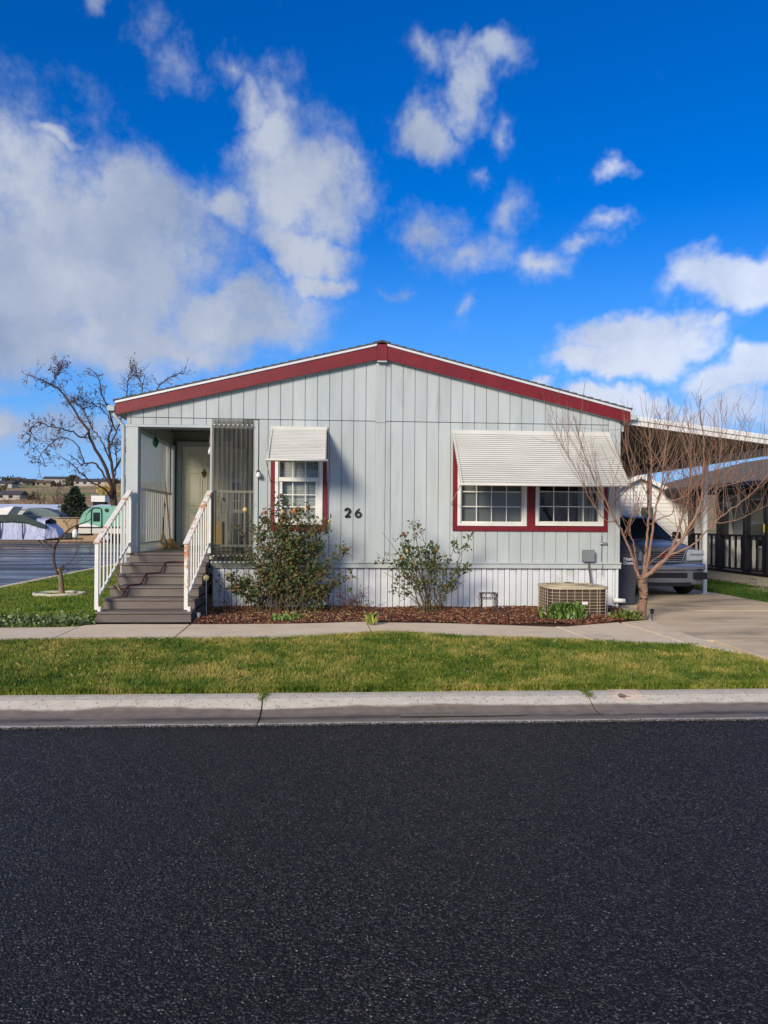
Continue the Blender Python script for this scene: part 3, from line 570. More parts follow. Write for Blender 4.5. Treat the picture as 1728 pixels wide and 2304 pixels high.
XL, XR = -3.30, 5.00
ZS = fZ_(948, 864)                # seam between wall panels and gable
ZB1, ZB0 = .935, .83              # belly band
XC0, XC1 = fX_(845, 1000), fX_(866.5, 1000)   # centre batten
XP0 = fX_(569, 1100)              # right edge of porch opening
home = empty('manufactured_home', (.85, D, .13), 'grey manufactured home with dark red gable trim and house number 26', 'house')

# window openings: x0, x1, z0, z1
W1 = (fX_(619), fX_(726), fZ_(1181, 672), fZ_(984, 672))
W2 = (fX_(1029), fX_(1184.5), fZ_(1183.5, 1106), fZ_(996, 1106))
W3 = (fX_(1204), fX_(1357), fZ_(1183.5, 1280), fZ_(996, 1280))
W23 = (W2[0], W3[1], W2[2], W2[3])
def cut(x0, x1, z0, z1, wins):
    """rectangle minus windows -> list of rectangles"""
    rs = [(x0, x1, z0, z1)]
    for (a, b, c, d) in wins:
        out = []
        for (p, q, r, s) in rs:
            if q <= a or p >= b or s <= c or r >= d: out.append((p, q, r, s)); continue
            if r < c: out.append((p, q, r, c))
            if s > d: out.append((p, q, d, s))
            if p < a: out.append((p, a, max(r, c), min(s, d)))
            if q > b: out.append((b, q, max(r, c), min(s, d)))
        rs = out
    return [r for r in rs if r[1]-r[0] > .004 and r[3]-r[2] > .004]
# ---- wall core (inside the boards)
wall = MB()
for (a, b, c, d) in cut(XP0 + .02, XR, ZB0, ZS, [W1, W23]): wall.box(a, b, D + .015, D + .12, c, d)
wall.prism([(XL, ZS - .18), (XR, ZS - .18), (XR, 3.36), (.85, 4.42), (XL, 3.36)], 'y', D + .0152, D + .12)
wall.build('wall_core', M_SIDEBACK, home)
M_SIDEW = mat('side_wall', (158, 167, 166), (170, 178, 176), scale=1.2, rough=.8)
sw = MB(); Y1 = 29.0
sw.box(XR - .10, XR - .002, D + .121, Y1, ZB0, 3.36).box(XL, XL + .10, 16.3, Y1, ZB0, 3.36).box(XL, XR - .003, Y1, Y1 + .1, .2, 3.4).box(XL + .05, XR - .11, D + .125, Y1 - .01, ZB0 - .1, ZB0 - .02)
sw.build('side_wall', M_SIDEW, home)
# right side skirting
MB().box(XR - .08, XR - .03, D + .121, Y1, .1, ZB0 - .001).box(XL + .03, XL + .08, D + .2, Y1, .1, ZB0 - .2).build('side_skirting', M_SKIRT, home)
# ---- siding boards
gl, gr = fX_(823, 1000), fX_(879.3, 1000); GV = .0036
edges = [XC0 + .003]; x = gl
while x > XL + .03: edges.append(x); x -= .2032
edges.append(XL)
left_iv = [(edges[i+1] + GV, edges[i] - GV) for i in range(len(edges)-1)]
edges = [XC1 - .003, gr]; x = gr + .2032
XT = fX_(1367, 1100)
while x < XT - .02: edges.append(x); x += .2032
edges.append(XT + .01)
right_iv = [(edges[i] + GV, edges[i+1] - GV) for i in range(len(edges)-1)]
zr = lambda x: 4.42 - abs(x - .85)*.2555          # underside line for the gable boards
for (a, b) in left_iv + right_iv + [(XT + .01 + GV, XR - .002)]:
    # gable board
    pl = [(a, ZS + .004), (b, ZS + .004), (b, zr(b))] + ([(.85, zr(.85))] if a < .85 < b else []) + [(a, zr(a))]
    MB().prism(pl, 'y', D - .004, D + .015).build('siding_board', M_SIDE, home, bevel=.003)
    # board of the lower wall
    a2 = max(a, XP0 + .10)
    if b > a2 + .02:
        for (p, q, r, s) in cut(a2, b, ZB1 - .03, ZS - .006, [(W1[0]-.002, W1[1]+.002, W1[2]-.002, W1[3]+.002), (W23[0]-.002, W23[1]+.002, W23[2]-.002, W23[3]+.002)]): box('siding_board', M_SIDE, home, p, q, D, D + .015, r, s, bevel=.003)
    elif b < XP0:
        box('siding_board', M_SIDE, home, a, b, D, D + .015, ZS - .115, ZS - .006, bevel=.003)
# dark grey flashing at the seam
box('seam_flashing', mat('seam_dark', (70, 76, 78), rough=.9), home, XL + .01, XR - .01, D + .004, D + .0149, ZS - .012, ZS + .008)
# battens and corner trims
box('batten', M_SIDE, home, XC0, XC1, D - .014, D + .0149, ZB1 - .03, ZS - .03, bevel=.003)
box('batten', M_SIDE, home, XC0 - .002, XC1 + .002, D - .02, D - .0042, ZS - .026, zr(.85) - .004, bevel=.003)
box('corner_trim', M_TRIM, home, XT + .015, XR - .075, D - .012, D - .0005, ZB1 - .02, ZS + .19, bevel=.003)
box('corner_trim', M_TRIM, home, XR - .068, XR + .012, D - .018, D + .10, ZB1 - .02, ZS + .02, bevel=.004)
box('porch_trim', M_TRIM, home, XP0 + .004, XP0 + .085, D - .012, D + .1, ZB1 - .03, ZS - .02, bevel=.003)
# belly band
for (z0, z1, pr) in ((ZB0, ZB1 - .028, .035), (ZB1 - .0275, ZB1, .055)):
    box('belly_band', M_TRIM, home, fX_(476), XR + .03, D - pr, D + .02, z0, z1, bevel=.004)
# skirting: alternating wide and narrow ribs
x = fX_(476, 1300) + .01; k = 0
box('skirting_back', M_SIDEBACK, home, x, XR - .02, D + .05, D + .075, .10, ZB0 - .002)
while x < XR - .06:
    w = (.115, .085)[k % 2]; w = min(w, XR - .05 - x)
    pr = (0.028, 0.012)[k % 2]
    box('skirting_board', M_SKIRT, home, x + .004, x + w - .004, D + pr, D + .0495, .125 + random.uniform(0, .008), ZB0 - .003, bevel=.006); x += w; k += 1
box('skirting_corner', M_SKIRT, home, XR - .046, XR - .002, D - .002, D + .09, .12, ZB0 - .003, bevel=.006)
M_KICK = mat('skirt_footing', (120, 108, 90), (140, 128, 108), scale=4, rough=.9)
box('footing', M_KICK, home, fX_(476) + .01, XR - .03, D - .006, D + .026, .08, .16)

# ---- roof
RX0, RX1, RXC, YF = -3.46, 5.15, .888, D - .10
zt = lambda x, top=4.558, s=.2415: top - abs(x - RXC)*s        # fascia top line
for (a, b) in ((RX0, RXC - .088), (RXC + .088, RX1)):
    s_ = .2425 if a < 0 else .2455
    f = lambda x: 4.556 - abs(x - RXC)*s_
    hL = lambda x: .225 - .04*abs(x - RXC)/4.3
    MB().prism([(a, f(a) - hL(a)), (b, f(b) - hL(b)), (b, f(b)), (a, f(a))], 'y', YF, YF + .03).build('fascia', M_RED, home, bevel=.003)
    # drip edge on top of the board
    MB().prism([(a, f(a) + .002), (b, f(b) + .002), (b, f(b) + .040), (a, f(a) + .040)], 'y', YF - .018, YF + .05).build('drip_edge', M_DRIP, home, bevel=.003)
    # soffit strip behind the board
    MB().prism([(a, f(a) - hL(a) + .004), (b, f(b) - hL(b) + .004), (b, f(b) - hL(b) + .03), (a, f(a) - hL(a) + .03)], 'y', YF + .0305, D + .05).build('soffit', M_TRIM, home)
    # shingle courses: the courses run along the eaves; at the gable their butt ends show as a stepped edge
    xe, xr_ = (a - .03, RXC) if a < 0 else (b + .03, RXC)
    nC = 31; mroof = MB()
    for i in range(nC):
        t0, t1 = i/nC, (i + 1.25)/nC; xa = xe + (xr_ - xe)*t0; xb = xe + (xr_ - xe)*min(t1, 1.0)
        za, zb = f(xa) + .047, f(xb) + .047
        MB().prism([(xa, za), (xb, zb), (xb, zb + .010), (xa, za + .030)], 'y', YF - .022 + random.uniform(-.004, .004), Y1 + .2).build('shingle_course', M_SHING, home)
box('ridge_block', M_RED, home, RXC - .0875, RXC + .0875, YF - .012, YF + .03, 4.556 - .262, 4.556 + .012, bevel=.003)
box('ridge_foot', M_TRIM, home, RXC - .08, RXC + .08, YF - .008, YF + .03, 4.556 - .285, 4.556 - .2625)
MB().prism([(RXC - .15, 4.556 + .03), (RXC, 4.556 + .066), (RXC + .15, 4.556 + .03), (RXC + .15, 4.556 + .042), (RXC, 4.556 + .08), (RXC - .15, 4.556 + .042)], 'y', YF - .026, Y1 + .2).build('ridge_cap', M_SHING, home)
# gutters
for (xg, s_) in ((RX0 - .13, 1), (RX1 + .0, -1)):
    box('gutter', M_TRIM, home, xg, xg + .12, YF + .005, Y1, 3.38, 3.47, bevel=.008)
MB().tube([(RX0 - .05, YF + .10, 3.38), (RX0 - .02, YF + .10, 3.30), (XL - .06, YF + .14, 3.16), (XL - .06, YF + .14, .30), (XL - .16, YF + .05, .2)], .035, 8).build('downspout', M_TRIM, home, smooth=True)
MB().tube([(XR - .10, D - .03, .285), (XR + .10, D - .03, .28)], .04, 10).build('drain_stub', M_WHITE, home, smooth=True)

# ---- windows
def window(x0, x1, z0, z1, cols, rows, parent, sash=None, frame=.055, inset=.0):
    w = MB()
    for (a, b, c, d) in ((x0, x0+frame, z0, z1), (x1-frame, x1, z0, z1), (x0+frame, x1-frame, z0, z0+frame), (x0+frame, x1-frame, z1-frame, z1)):
        w.box(a, b, D - .045, D + .10, c, d)
    wo = w.build('window', M_WHITE, parent, bevel=.004)
    a, b, c, d = x0+frame, x1-frame, z0+frame, z1-frame
    lips = MB()
    for (p, q, r, s) in ((a, a+.022, c, d), (b-.022, b, c, d), (a+.022, b-.022, c, c+.022), (a+.022, b-.022, d-.022, d)): lips.box(p, q, D - .015, D + .09, r, s)
    lips.build('sash', M_WHITE, wo, bevel=.003)
    bands = sash or [(c + .022, d - .022, rows)]
    for (r, s, nr) in bands:
        for i in range(cols):
            for j in range(nr):
                pa, pb = a+.022 + (b-a-.044)*i/cols, a+.022 + (b-a-.044)*(i+1)/cols; qa, qb = r + (s-r)*j/nr, r + (s-r)*(j+1)/nr
                box('pane', M_GLASS, wo, pa + .003, pb - .003, D + .042, D + .046, qa + .003, qb - .003)
        for i in range(1, cols):
            xx = a+.022 + (b-a-.044)*i/cols; box('muntin', M_WHITE, wo, xx - .008, xx + .008, D + .030, D + .041, r, s)
        for j in range(1, nr):
            zz = r + (s-r)*j/nr; box('muntin', M_WHITE, wo, a+.022, b-.022, D + .0302, D + .0408, zz - .008, zz + .008)
    return wo
zmid = fZ_(1079, 672)
w1 = window(*W1, 3, 4, home, sash=[(W1[2] + .10, zmid - .05, 3), (zmid + .04, W1[3] - .077, 2)])
wm = MB().box(W1[0]+.05, W1[1]-.05, D - .03, D + .06, zmid - .034, zmid + .034)
for xx in (W1[0] + .078, W1[1] - .12): wm.box(xx, xx + .042, D - .012, D + .05, W1[2] + .078, zmid - .034)
wm.box(W1[0] + .12, W1[1] - .12, D - .012, D + .05, W1[2] + .078, W1[2] + .10)
wm.build('meeting_rail', M_WHITE, w1, bevel=.003)
bl = MB(); z = W1[2] + .09
while z < W1[3] - .08: bl.bar((W1[0]+.08, D + .105, z), (W1[1]-.08, D + .105, z), .004, .021, up=(0, .55, 1)); z += .024
b_ = bl.build('blind', M_BLIND, w1)
w2 = window(*W2, 4, 5, home); box('roller_shade', M_SHADE, w2, W2[0]+.07, W2[1]-.07, D + .10, D + .104, W2[2] + .065, W2[3] - .06)
w3 = window(*W3, 4, 5, home)
# things dimly seen in the right-hand room
M_CURT = mat('curtain', (150, 150, 150), (176, 176, 172), scale=3, rough=.9, stretch=(6, 1, .3))
cv = MB()
for i in range(14):
    xx = W3[1] - .36 + i*.02; cv.box(xx, xx + .02, D + .22 + .02*math.sin(i*1.9), D + .23 + .02*math.sin(i*1.9), W3[2] - .1, W3[3])
cv.build('curtain', M_CURT, w3)
box('cabinet', mat('wood_cabinet', (96, 52, 34), rough=.5), w3, W3[0] + .48, W3[0] + .86, D + .5, D + .8, W3[2] - .3, W3[2] + .33)
# rooms: partitions keep the daylight out
rm = MB().box(XP0 + .13, XP0 + .23, D + .13, Y1 - .05, ZB0, 3.35).box(XP0 + .24, XR - .12, 17.0, 17.1, ZB0, 3.35).box(XP0 + .24, XR - .12, D + .13, 16.9, 3.28, 3.33).box(fX_(900), fX_(900) + .1, D + .13, 16.9, ZB0, 3.27)
rm.build('partition', M_ROOM, home)
# red casings
def casing(rects):
    for (a, b, c, d) in rects: box('casing', M_RED, home, a, b, D - .032, D - .0005, c, d, bevel=.003)
casing([(fX_(609), W1[0] - .002, W1[2] - .105, W1[3] + .09), (W1[1] + .002, fX_(736.6), W1[2] - .105, W1[3] + .09), (W1[0] - .0015, W1[1] + .0015, W1[2] - .10, W1[2] - .002), (W1[0] - .0015, W1[1] + .0015, W1[3] + .002, W1[3] + .085)])
xl, xr_ = fX_(1018, 1190), fX_(1365, 1190); zb = W2[2] - .085
casing([(xl, W2[0] - .002, zb, W2[3] + .09), (W3[1] + .002, xr_, zb, W3[3] + .09), (W2[0] - .0015, W3[1] + .0015, zb, W2[2] - .002), (W2[1] + .002, W3[0] - .002, W2[2] - .0018, W2[3] + .0018), (W2[0] - .0015, W3[1] + .0015, W2[3] + .002, W2[3] + .085)])
box('mullion_core', M_DARK, home, W2[1] + .003, W3[0] - .003, D + .001, D + .11, W2[2], W2[3])
for (xa, z0, z1) in ((fX_(625), 0, 0),): pass

# ---- window awnings: ribbed sheet on arms
def awning(name_lbl, x0, x1, ztop, zbot, p):
    n = int(math.hypot(ztop - zbot, p)/.050); mb = MB(); dirv = Vector((0, -p, zbot - ztop)).normalized(); nv = Vector((0, dirv.z, -dirv.y)); Lr = math.hypot(p, ztop - zbot)
    if nv.z < 0: nv = -nv
    prof = []
    for i in range(n):
        b0 = i*Lr/n; w = Lr/n
        for t, h in ((0, -.022), (.30, -.026), (.34, .0), (.60, .005), (.97, .001)): prof.append(Vector((0, D - .03, ztop)) + dirv*(b0 + w*t) + nv*h)
    prof.append(Vector((0, D - .03, ztop)) + dirv*Lr)
    m_ = len(prof); low = [q - nv*.034 for q in prof]
    xs = np.linspace(x0, x1, 14)
    for x in xs: mb.v += [(x, q.y, q.z + .003*math.sin(x*3)) for q in prof] + [(x, q.y, q.z + .003*math.sin(x*3)) for q in low]
    for i in range(len(xs)-1):
        for k in range(m_-1):
            mb.f.append((i*2*m_+k, i*2*m_+k+1, (i+1)*2*m_+k+1, (i+1)*2*m_+k)); mb.f.append((i*2*m_+m_+k, (i+1)*2*m_+m_+k, (i+1)*2*m_+m_+k+1, i*2*m_+m_+k+1))
    for i in (0, len(xs)-1):
        for k in range(m_-1): mb.f.append((i*2*m_+k, i*2*m_+k+1, i*2*m_+m_+k+1, i*2*m_+m_+k))
    aw = mb.build('awning', M_AWN, home)
    end = Vector((0, D - .03, ztop)) + dirv*Lr
    MB().tube([(x0 - .025, end.y - .01, end.z - .012), (x1 + .025, end.y - .01, end.z - .012)], .017, 8).build('front_bar', M_AWN, aw, smooth=True)
    box('head_rail', M_AWN, aw, x0 - .01, x1 + .01, D - .035, D - .0045, ztop - .02, ztop + .035)
    for xx in (x0 + .02, x1 - .02):
        MB().bar((xx, D - .035, ztop - .02), (xx, end.y, end.z + .0), .006, .05).build('side_channel', M_AWN, aw)
    for xx, sx in ((x0 - .012, -1), (x1 + .012, 1)):
        MB().tube([(xx, end.y, end.z - .015), (xx - sx*.0, D - .02, zbot - .30)], .007, 6).build('arm', M_STEEL, aw)
    return aw
awning('', fX_(611, 965), fX_(735.4, 965), fZ_(965, 672), 2.565, .90)
awning('', fX_(1017.5, 971), fX_(1371, 977), fZ_(975, 1190), 2.215, .90)

# ---- house number, wall lamp, service box
def stroke_digit(name, pts, widths, cx, cz, sc, parent, closed=False):
    pts = np.asarray(pts, float); n = len(pts); d = np.gradient(pts, axis=0)
    if closed: d[0] = d[-1] = pts[1] - pts[-2]
    d /= np.linalg.norm(d, axis=1)[:, None] + 1e-9; nn_ = np.column_stack([-d[:, 1], d[:, 0]]); w = np.asarray(widths)[:, None]*1.4
    A, B = pts + nn_*w/2, pts - nn_*w/2; mb = MB()
    for y in (D - .022, D - .0005):
        mb.v += [(cx + a[0]*sc, y, cz + a[1]*sc) for a in A] + [(cx + b[0]*sc, y, cz + b[1]*sc) for b in B]
    for i in range(n-1):
        mb.f += [(i, i+1, n+i+1, n+i), (2*n+i, 3*n+i, 3*n+i+1, 2*n+i+1), (i, 2*n+i, 2*n+i+1, i+1), (n+i, n+i+1, 3*n+i+1, 3*n+i)]
    return mb.build(name, M_BLACK, parent)
zc = fZ_(1164, 782); sc = 20/134
p2 = spline([(.06, .72), (.13, .90), (.32, .98), (.52, .88), (.56, .68), (.44, .45), (.24, .24), (.06, .07)], 40)
w2_ = np.interp(np.linspace(0, 1, len(p2)), [0, .06, .4, .6, 1], [.20, .18, .17, .21, .08])
d2 = stroke_digit('house_number', p2, w2_, fX_(776), zc, sc, home)
stroke_digit('digit_base', [(.03, .085), (.3, .085), (.55, .085), (.62, .22)], [.17, .17, .17, .05], fX_(776), zc, sc, d2)
p6 = spline([(.52, .97), (.30, .80), (.14, .58), (.09, .34), (.20, .10), (.38, .05), (.56, .14), (.62, .33), (.54, .52), (.36, .58), (.17, .48)], 50)
w6 = np.interp(np.linspace(0, 1, len(p6)), [0, .25, .4, .55, .72, .9, 1], [.06, .17, .18, .12, .17, .13, .05])
stroke_digit('house_number', p6, w6, fX_(799), zc, sc, home)
lx, lz = fX_(581, 1065), fZ_(1066, 581)
lp = MB().lathe((lx, D, lz + .03), [(.03, -.004), (.03, -.02), (.012, -.03), (.012, -.07)], 12, 'y').build('wall_lamp', M_BLACK, home, smooth=True)
MB().lathe((lx + .01, D - .07, lz - .06), [(.045, 0), (.042, .03), (.025, .07), (.02, .085)], 12).build('lamp_head', mat('lamp_glass', (214, 216, 216), rough=.3), lp, smooth=True)
bx0, bx1, bz0, bz1 = fX_(1310), fX_(1333.5), fZ_(1265, 1322), fZ_(1238, 1322)
M_GREYBOX = mat('grey_enamel', (110, 116, 120), (122, 128, 132), scale=8, rough=.5)
sb = box('service_box', M_GREYBOX, home, bx0, bx1, D - .10, D - .0006, bz0, bz1, bevel=.008)
box('lid', M_GREYBOX, sb, bx0 - .006, bx1 + .006, D - .118, D - .1005, bz0 + .01, bz1 + .012, bevel=.005)
cx = (bx0 + bx1)/2
MB().tube(spline([(cx + .01, D - .06, bz0), (cx + .012, D - .075, bz0 - .10), (cx + .03, D - .07, ZB0 - .1), (cx + .05, D - .10, .45)], 14), .016, 8).build('conduit', mat('conduit', (92, 84, 78), rough=.6), home, smooth=True)
cbx = fX_(1353, 1220)
MB().tube([(cbx, D - .012, 1.40), (cbx + .006, D - .012, 1.25), (cbx, D - .012, .98), (cbx + .005, D - .06, .90), (cbx, D - .045, .72)], .004, 5).build('cable', M_BLACK, home)
MB().lathe((cbx + .03, D - .03, fZ_(1223, 1355)), [(.006, -.07), (.022, -.05), (.022, .05), (.006, .07)], 8, 'x').build('tap', M_STEEL, home, smooth=True)

# ---- porch
PB = 16.0
porch = MB()
ZP = 1.07
for i in range(11):
    y = D - .02 + i*.288; box('deck_board', mat('porch_boards', (112, 104, 88), (134, 124, 104), scale=4, rough=.8, stretch=(.3, 2, 2), vary=.1), home, XL + .06, XP0 + .10, y, y + .280, ZP - .04, ZP)
box('porch_back_wall', M_PORCH, home, XL + .1, XP0 + .12, PB + .06, PB + .16, ZP - .06, 3.5)
box('porch_ceiling', mat('porch_ceiling', (120, 122, 112), rough=.85), home, XL + .01, XP0 + .12, D + .13, PB + .05, 3.42, 3.46)
box('porch_side_wall', M_PORCH, home, XP0 + .024, XP0 + .12, D + .125, PB + .055, ZP, 3.41)
# header over the opening
box('header', M_TRIM, home, XL - .01, XP0 + .003, D - .03, D + .13, fZ_(962, 400), ZS - .12, bevel=.004)
box('side_header', M_TRIM, home, XL + .02, XL + .15, D + .135, PB + .05, 3.13, 3.41)
box('post', M_TRIM, home, XL, XL + .195, D - .025, D + .17, ZP - .12, fZ_(962, 400) - .001, bevel=.006)
box('post_base', M_TRIM, home, XL - .015, XL + .08, D - .045, D - .026, ZP - .22, ZP + .03)
box('post', M_TRIM, home, XL + .03, XL + .17, PB - .42, PB - .30, ZP, 3.13, bevel=.005)
box('post', M_TRIM, home, XL + .03, XL + .2, PB - .12, PB + .05, ZP, 3.13, bevel=.005)
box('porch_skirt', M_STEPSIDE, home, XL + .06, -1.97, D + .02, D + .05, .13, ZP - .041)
def corrugated(name, a, b, z0, z1, m, parent, pitch=.076, amp=.012, axis='x', off=0.0, th=None):
    n = int((b-a)/pitch*8); mb = MB(); ts = np.linspace(a, b, n+1)
    for t in ts:
        w = amp*math.copysign(abs(math.cos(2*math.pi*(t-a)/pitch))**.5, math.cos(2*math.pi*(t-a)/pitch))
        for z in (z0, z1): mb.v.append((t, off + w, z) if axis == 'x' else (off + w, t, z))
    mb.f = [(2*i, 2*i+2, 2*i+3, 2*i+1) for i in range(n)]
    return mb.build(name, m, parent, smooth=True)
cp = corrugated('corrugated_panel', fX_(476.5), XP0 + .002, fZ_(1275, 520), ZS - .004, M_SMOKE, home, off=D - .055)
for zz in (fZ_(957, 520), fZ_(1250, 520)):
    sc_ = MB(); x = fX_(476.5) + .05
    while x < XP0: sc_.lathe((x, D - .07, zz), [(.011, .004), (.011, 0), (.006, -.004)], 8, 'y'); x += .076
    sc_.build('screw_heads', M_WHITE, cp)
box('panel_rail', M_TRIM, home, fX_(476) - .02, fX_(476) + .035, D - .035, D + .05, ZP - .1, fZ_(962, 400) - .001)
# porch rails (front bay behind the smoky panel, and left side)
def small_rail(pts, z0, z1, n, parent, m):
    (xa, ya), (xb, yb) = pts; r = MB().bar((xa, ya, z1), (xb, yb, z1), .04, .04).build('porch_rail', m, parent, bevel=.004)
    MB().bar((xa, ya, z0), (xb, yb, z0), .035, .035).build('bottom_rail', m, r)
    for i in range(n):
        t = (i + .5)/n; x, y = xa + (xb-xa)*t, ya + (yb-ya)*t; MB().box(x-.009, x+.009, y-.009, y+.009, z0 + .0176, z1 - .0202).build('baluster', m, r)
small_rail([(fX_(478), D + .06), (XP0, D + .06)], fZ_(1228, 520), fZ_(1106, 520), 7, home, M_RAILW)
small_rail([(XL + .20, D + .18), (XL + .20, PB - .43)], 1.22, 2.13, 15, home, M_RAILW)
corrugated('side_panel', D + .18, PB - .45, 1.10, 3.13, M_CLEARP, home, axis='y', off=XL + .10)
# porch door
dx0 = fX_(409, 1100, PB); dx1 = dx0 + .92; dz1 = ZP + 2.05
dr = MB().box(dx0, dx1, PB + .0, PB + .04, ZP + .02, dz1).build('door', M_DOOR, home, bevel=.003)
for (a, b, c, d) in ((.12, .42, 1.62, 1.90), (.50, .80, 1.62, 1.90), (.12, .42, .82, 1.50), (.50, .80, .82, 1.50), (.12, .42, .16, .70), (.50, .80, .16, .70)):
    pn = MB()
    for (p, q, r, s) in ((a, b, c, c+.025), (a, b, d-.025, d), (a, a+.025, c+.025, d-.025), (b-.025, b, c+.025, d-.025)): pn.box(dx0+p, dx0+q, PB - .012, PB - .0002, ZP+.02+r, ZP+.02+s)
    pn.box(dx0+a+.05, dx0+b-.05, PB - .010, PB - .0002, ZP+.02+c+.05, ZP+.02+d-.05); pn.build('door_panel', M_DOOR, dr, bevel=.004)
kz = atY(459, 1064, PB)[2]; kx = atY(459, 1064, PB)[0]
MB().prism([(kx, kz-.10), (kx+.05, kz-.01), (kx+.045, kz+.03), (kx+.012, kz+.005), (kx+.015, kz+.06), (kx, kz+.085), (kx-.015, kz+.06), (kx-.012, kz+.005), (kx-.045, kz+.03), (kx-.05, kz-.01)], 'y', PB - .035, PB - .013).build('knocker', M_BRASS, dr, bevel=.004)
MB().lathe((dx1 - .07, PB, ZP + .98), [(.03, -.0005), (.03, -.012), (.014, -.02), (.014, -.04), (.03, -.05), (.034, -.065), (.02, -.085)], 12, 'y').build('door_knob', M_BRASS, dr, smooth=True)
fr = MB().box(dx0 - .10, dx0 - .002, PB - .05, PB + .055, ZP, dz1 + .10).box(dx1 + .002, dx1 + .10, PB - .05, PB + .055, ZP, dz1 + .10).box(dx0 - .0015, dx1 + .0015, PB - .05, PB + .055, dz1 + .002, dz1 + .10)
fr.build('door_frame', M_TRIM, home, bevel=.004)
box('door_sill', M_BLACK, home, dx0, dx1, PB - .06, PB + .05, ZP + .001, ZP + .018)
# porch window beside the door
px0, px1 = fX_(500, 1100, PB), fX_(551, 1100, PB); pz0, pz1 = ZP + .70, ZP + 2.02
pwf = MB()
for (a, b, c, d) in ((px0, px0+.07, pz0, pz1), (px1-.07, px1, pz0, pz1), (px0+.07, px1-.07, pz0, pz0+.07), (px0+.07, px1-.07, pz1-.07, pz1), (px0+.07, px1-.07, (pz0+pz1)/2-.04, (pz0+pz1)/2+.04)): pwf.box(a, b, PB - .02, PB + .058, c, d)
pwo = pwf.build('porch_window', M_WHITE, home, bevel=.004)
box('pane', mat('blind_pane', (186, 186, 158), (198, 198, 172), scale=3, rough=.35), pwo, px0+.07, px1-.07, PB + .02, PB + .024, (pz0+pz1)/2+.04, pz1-.07)
box('pane', mat('dim_pane', (74, 78, 76), rough=.1), pwo, px0+.07, px1-.07, PB + .02, PB + .024, pz0+.07, (pz0+pz1)/2-.04)
for t in (.33, .66):
    zz = pz0 + .07 + t*((pz1-pz0)/2 - .11); box('muntin', M_WHITE, pwo, px0+.07, px1-.07, PB + .008, PB + .0195, zz-.01, zz+.01)
    xx = px0 + .07 + t*(px1-px0-.14); box('muntin', M_WHITE, pwo, xx-.01, xx+.01, PB + .0082, PB + .0193, pz0+.07, pz1-.07)

# ---- wooden steps
SX0, SX1 = -3.27, -1.95; RISE = (ZP - .14)/6; TR = .325; SY = D - .04 - 5*TR
steps = empty('porch_steps', ((SX0+SX1)/2, SY, .14), 'grey painted wooden steps with white rusty handrails up to the porch', 'steps')
for i in range(6):
    y = SY + i*TR; z1 = .14 + (i+1)*RISE
    off = .02*(5-i)/5
    # riser in two boards, tread with a nosing
    if i < 5:
        box('tread', M_DECKG, steps, SX0 - .012, SX1 + .012, y - .025, y + TR*.49, z1 - .032, z1, bevel=.004)
        box('tread', M_DECKG, steps, SX0 - .012, SX1 + .012, y + TR*.50, y + TR - .001, z1 - .032, z1 - .001, bevel=.004)
    else: box('tread', M_DECKG, steps, SX0 - .012, SX1 + .03, y - .025, D - .021, z1 - .032, z1, bevel=.004)
    box('riser', M_DECKG, steps, SX0, SX1, y, y + .02, z1 - RISE + .003, z1 - .033, bevel=.002)
    if i in (0, 5): box('riser', M_DECKG, steps, SX0 - .004, SX1 + .004, y - .006, y - .0005, z1 - RISE + .004, z1 - RISE*.45)
    # closed sides, board on board
    for xs_ in (SX0, SX1 - .02):
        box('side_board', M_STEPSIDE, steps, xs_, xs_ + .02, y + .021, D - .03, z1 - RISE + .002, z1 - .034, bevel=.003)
def handrail(x, lbl_rusty, x2):
    yb, yt = SY + .10, D - .10; zb_, zt_ = 1.30, 2.09
    hr = MB().bar((x, yb - .05, zb_ - .03), (x2, yt, zt_), .085, .022).build('handrail', M_RUST, steps, bevel=.004)
    MB().box(x - .028, x + .028, yb - .028, yb + .028, .31, zb_ - .02).build('newel_post', M_RUST if lbl_rusty else M_RAILW, hr, bevel=.004)
    MB().box(x2 - .028, x2 + .028, yt - .03, yt + .026, ZP, zt_ - .02).build('newel_post', M_RAILW, hr, bevel=.004)
    lz = lambda t: zb_ - .84 + (zt_ - zb_)*t
    MB().bar((x, yb + .0285, lz(.02)), (x2, yt - .031, lz(.98)), .035, .035).build('lower_rail', M_RAILW, hr, bevel=.004)
    for i in range(9):
        t = (i + .8)/9.6; yy = yb + (yt - yb)*t; xx = x + (x2 - x)*t
        MB().box(xx - .010, xx + .010, yy - .010, yy + .010, lz(t) + .02, zb_ - .02 + (zt_ - zb_)*t - .004).build('baluster', M_RAILW, hr)
    MB().box(x + .029 if x > -2.5 else x + .03, x + .075, yb - .08, yb + .02, .28, .36).build('bracket', M_RUST, hr, bevel=.004)
handrail(-3.30, False, -3.21); handrail(-2.035, True, -1.93)
# ================================================================== CARPORT, BIN, AC, TRUCK
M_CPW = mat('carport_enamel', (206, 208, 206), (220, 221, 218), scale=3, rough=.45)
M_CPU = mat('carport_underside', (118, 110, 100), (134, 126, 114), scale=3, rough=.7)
carport = empty('carport', (6.6, 13, .13), 'white metal lean-to carport with ribbed roof beside the grey home', 'carport')
CX0, CX1, CY0, CY1 = 5.16, 8.15, D + .02, 22.5
cz = lambda x: 3.40 - (x - 5.16)*.121
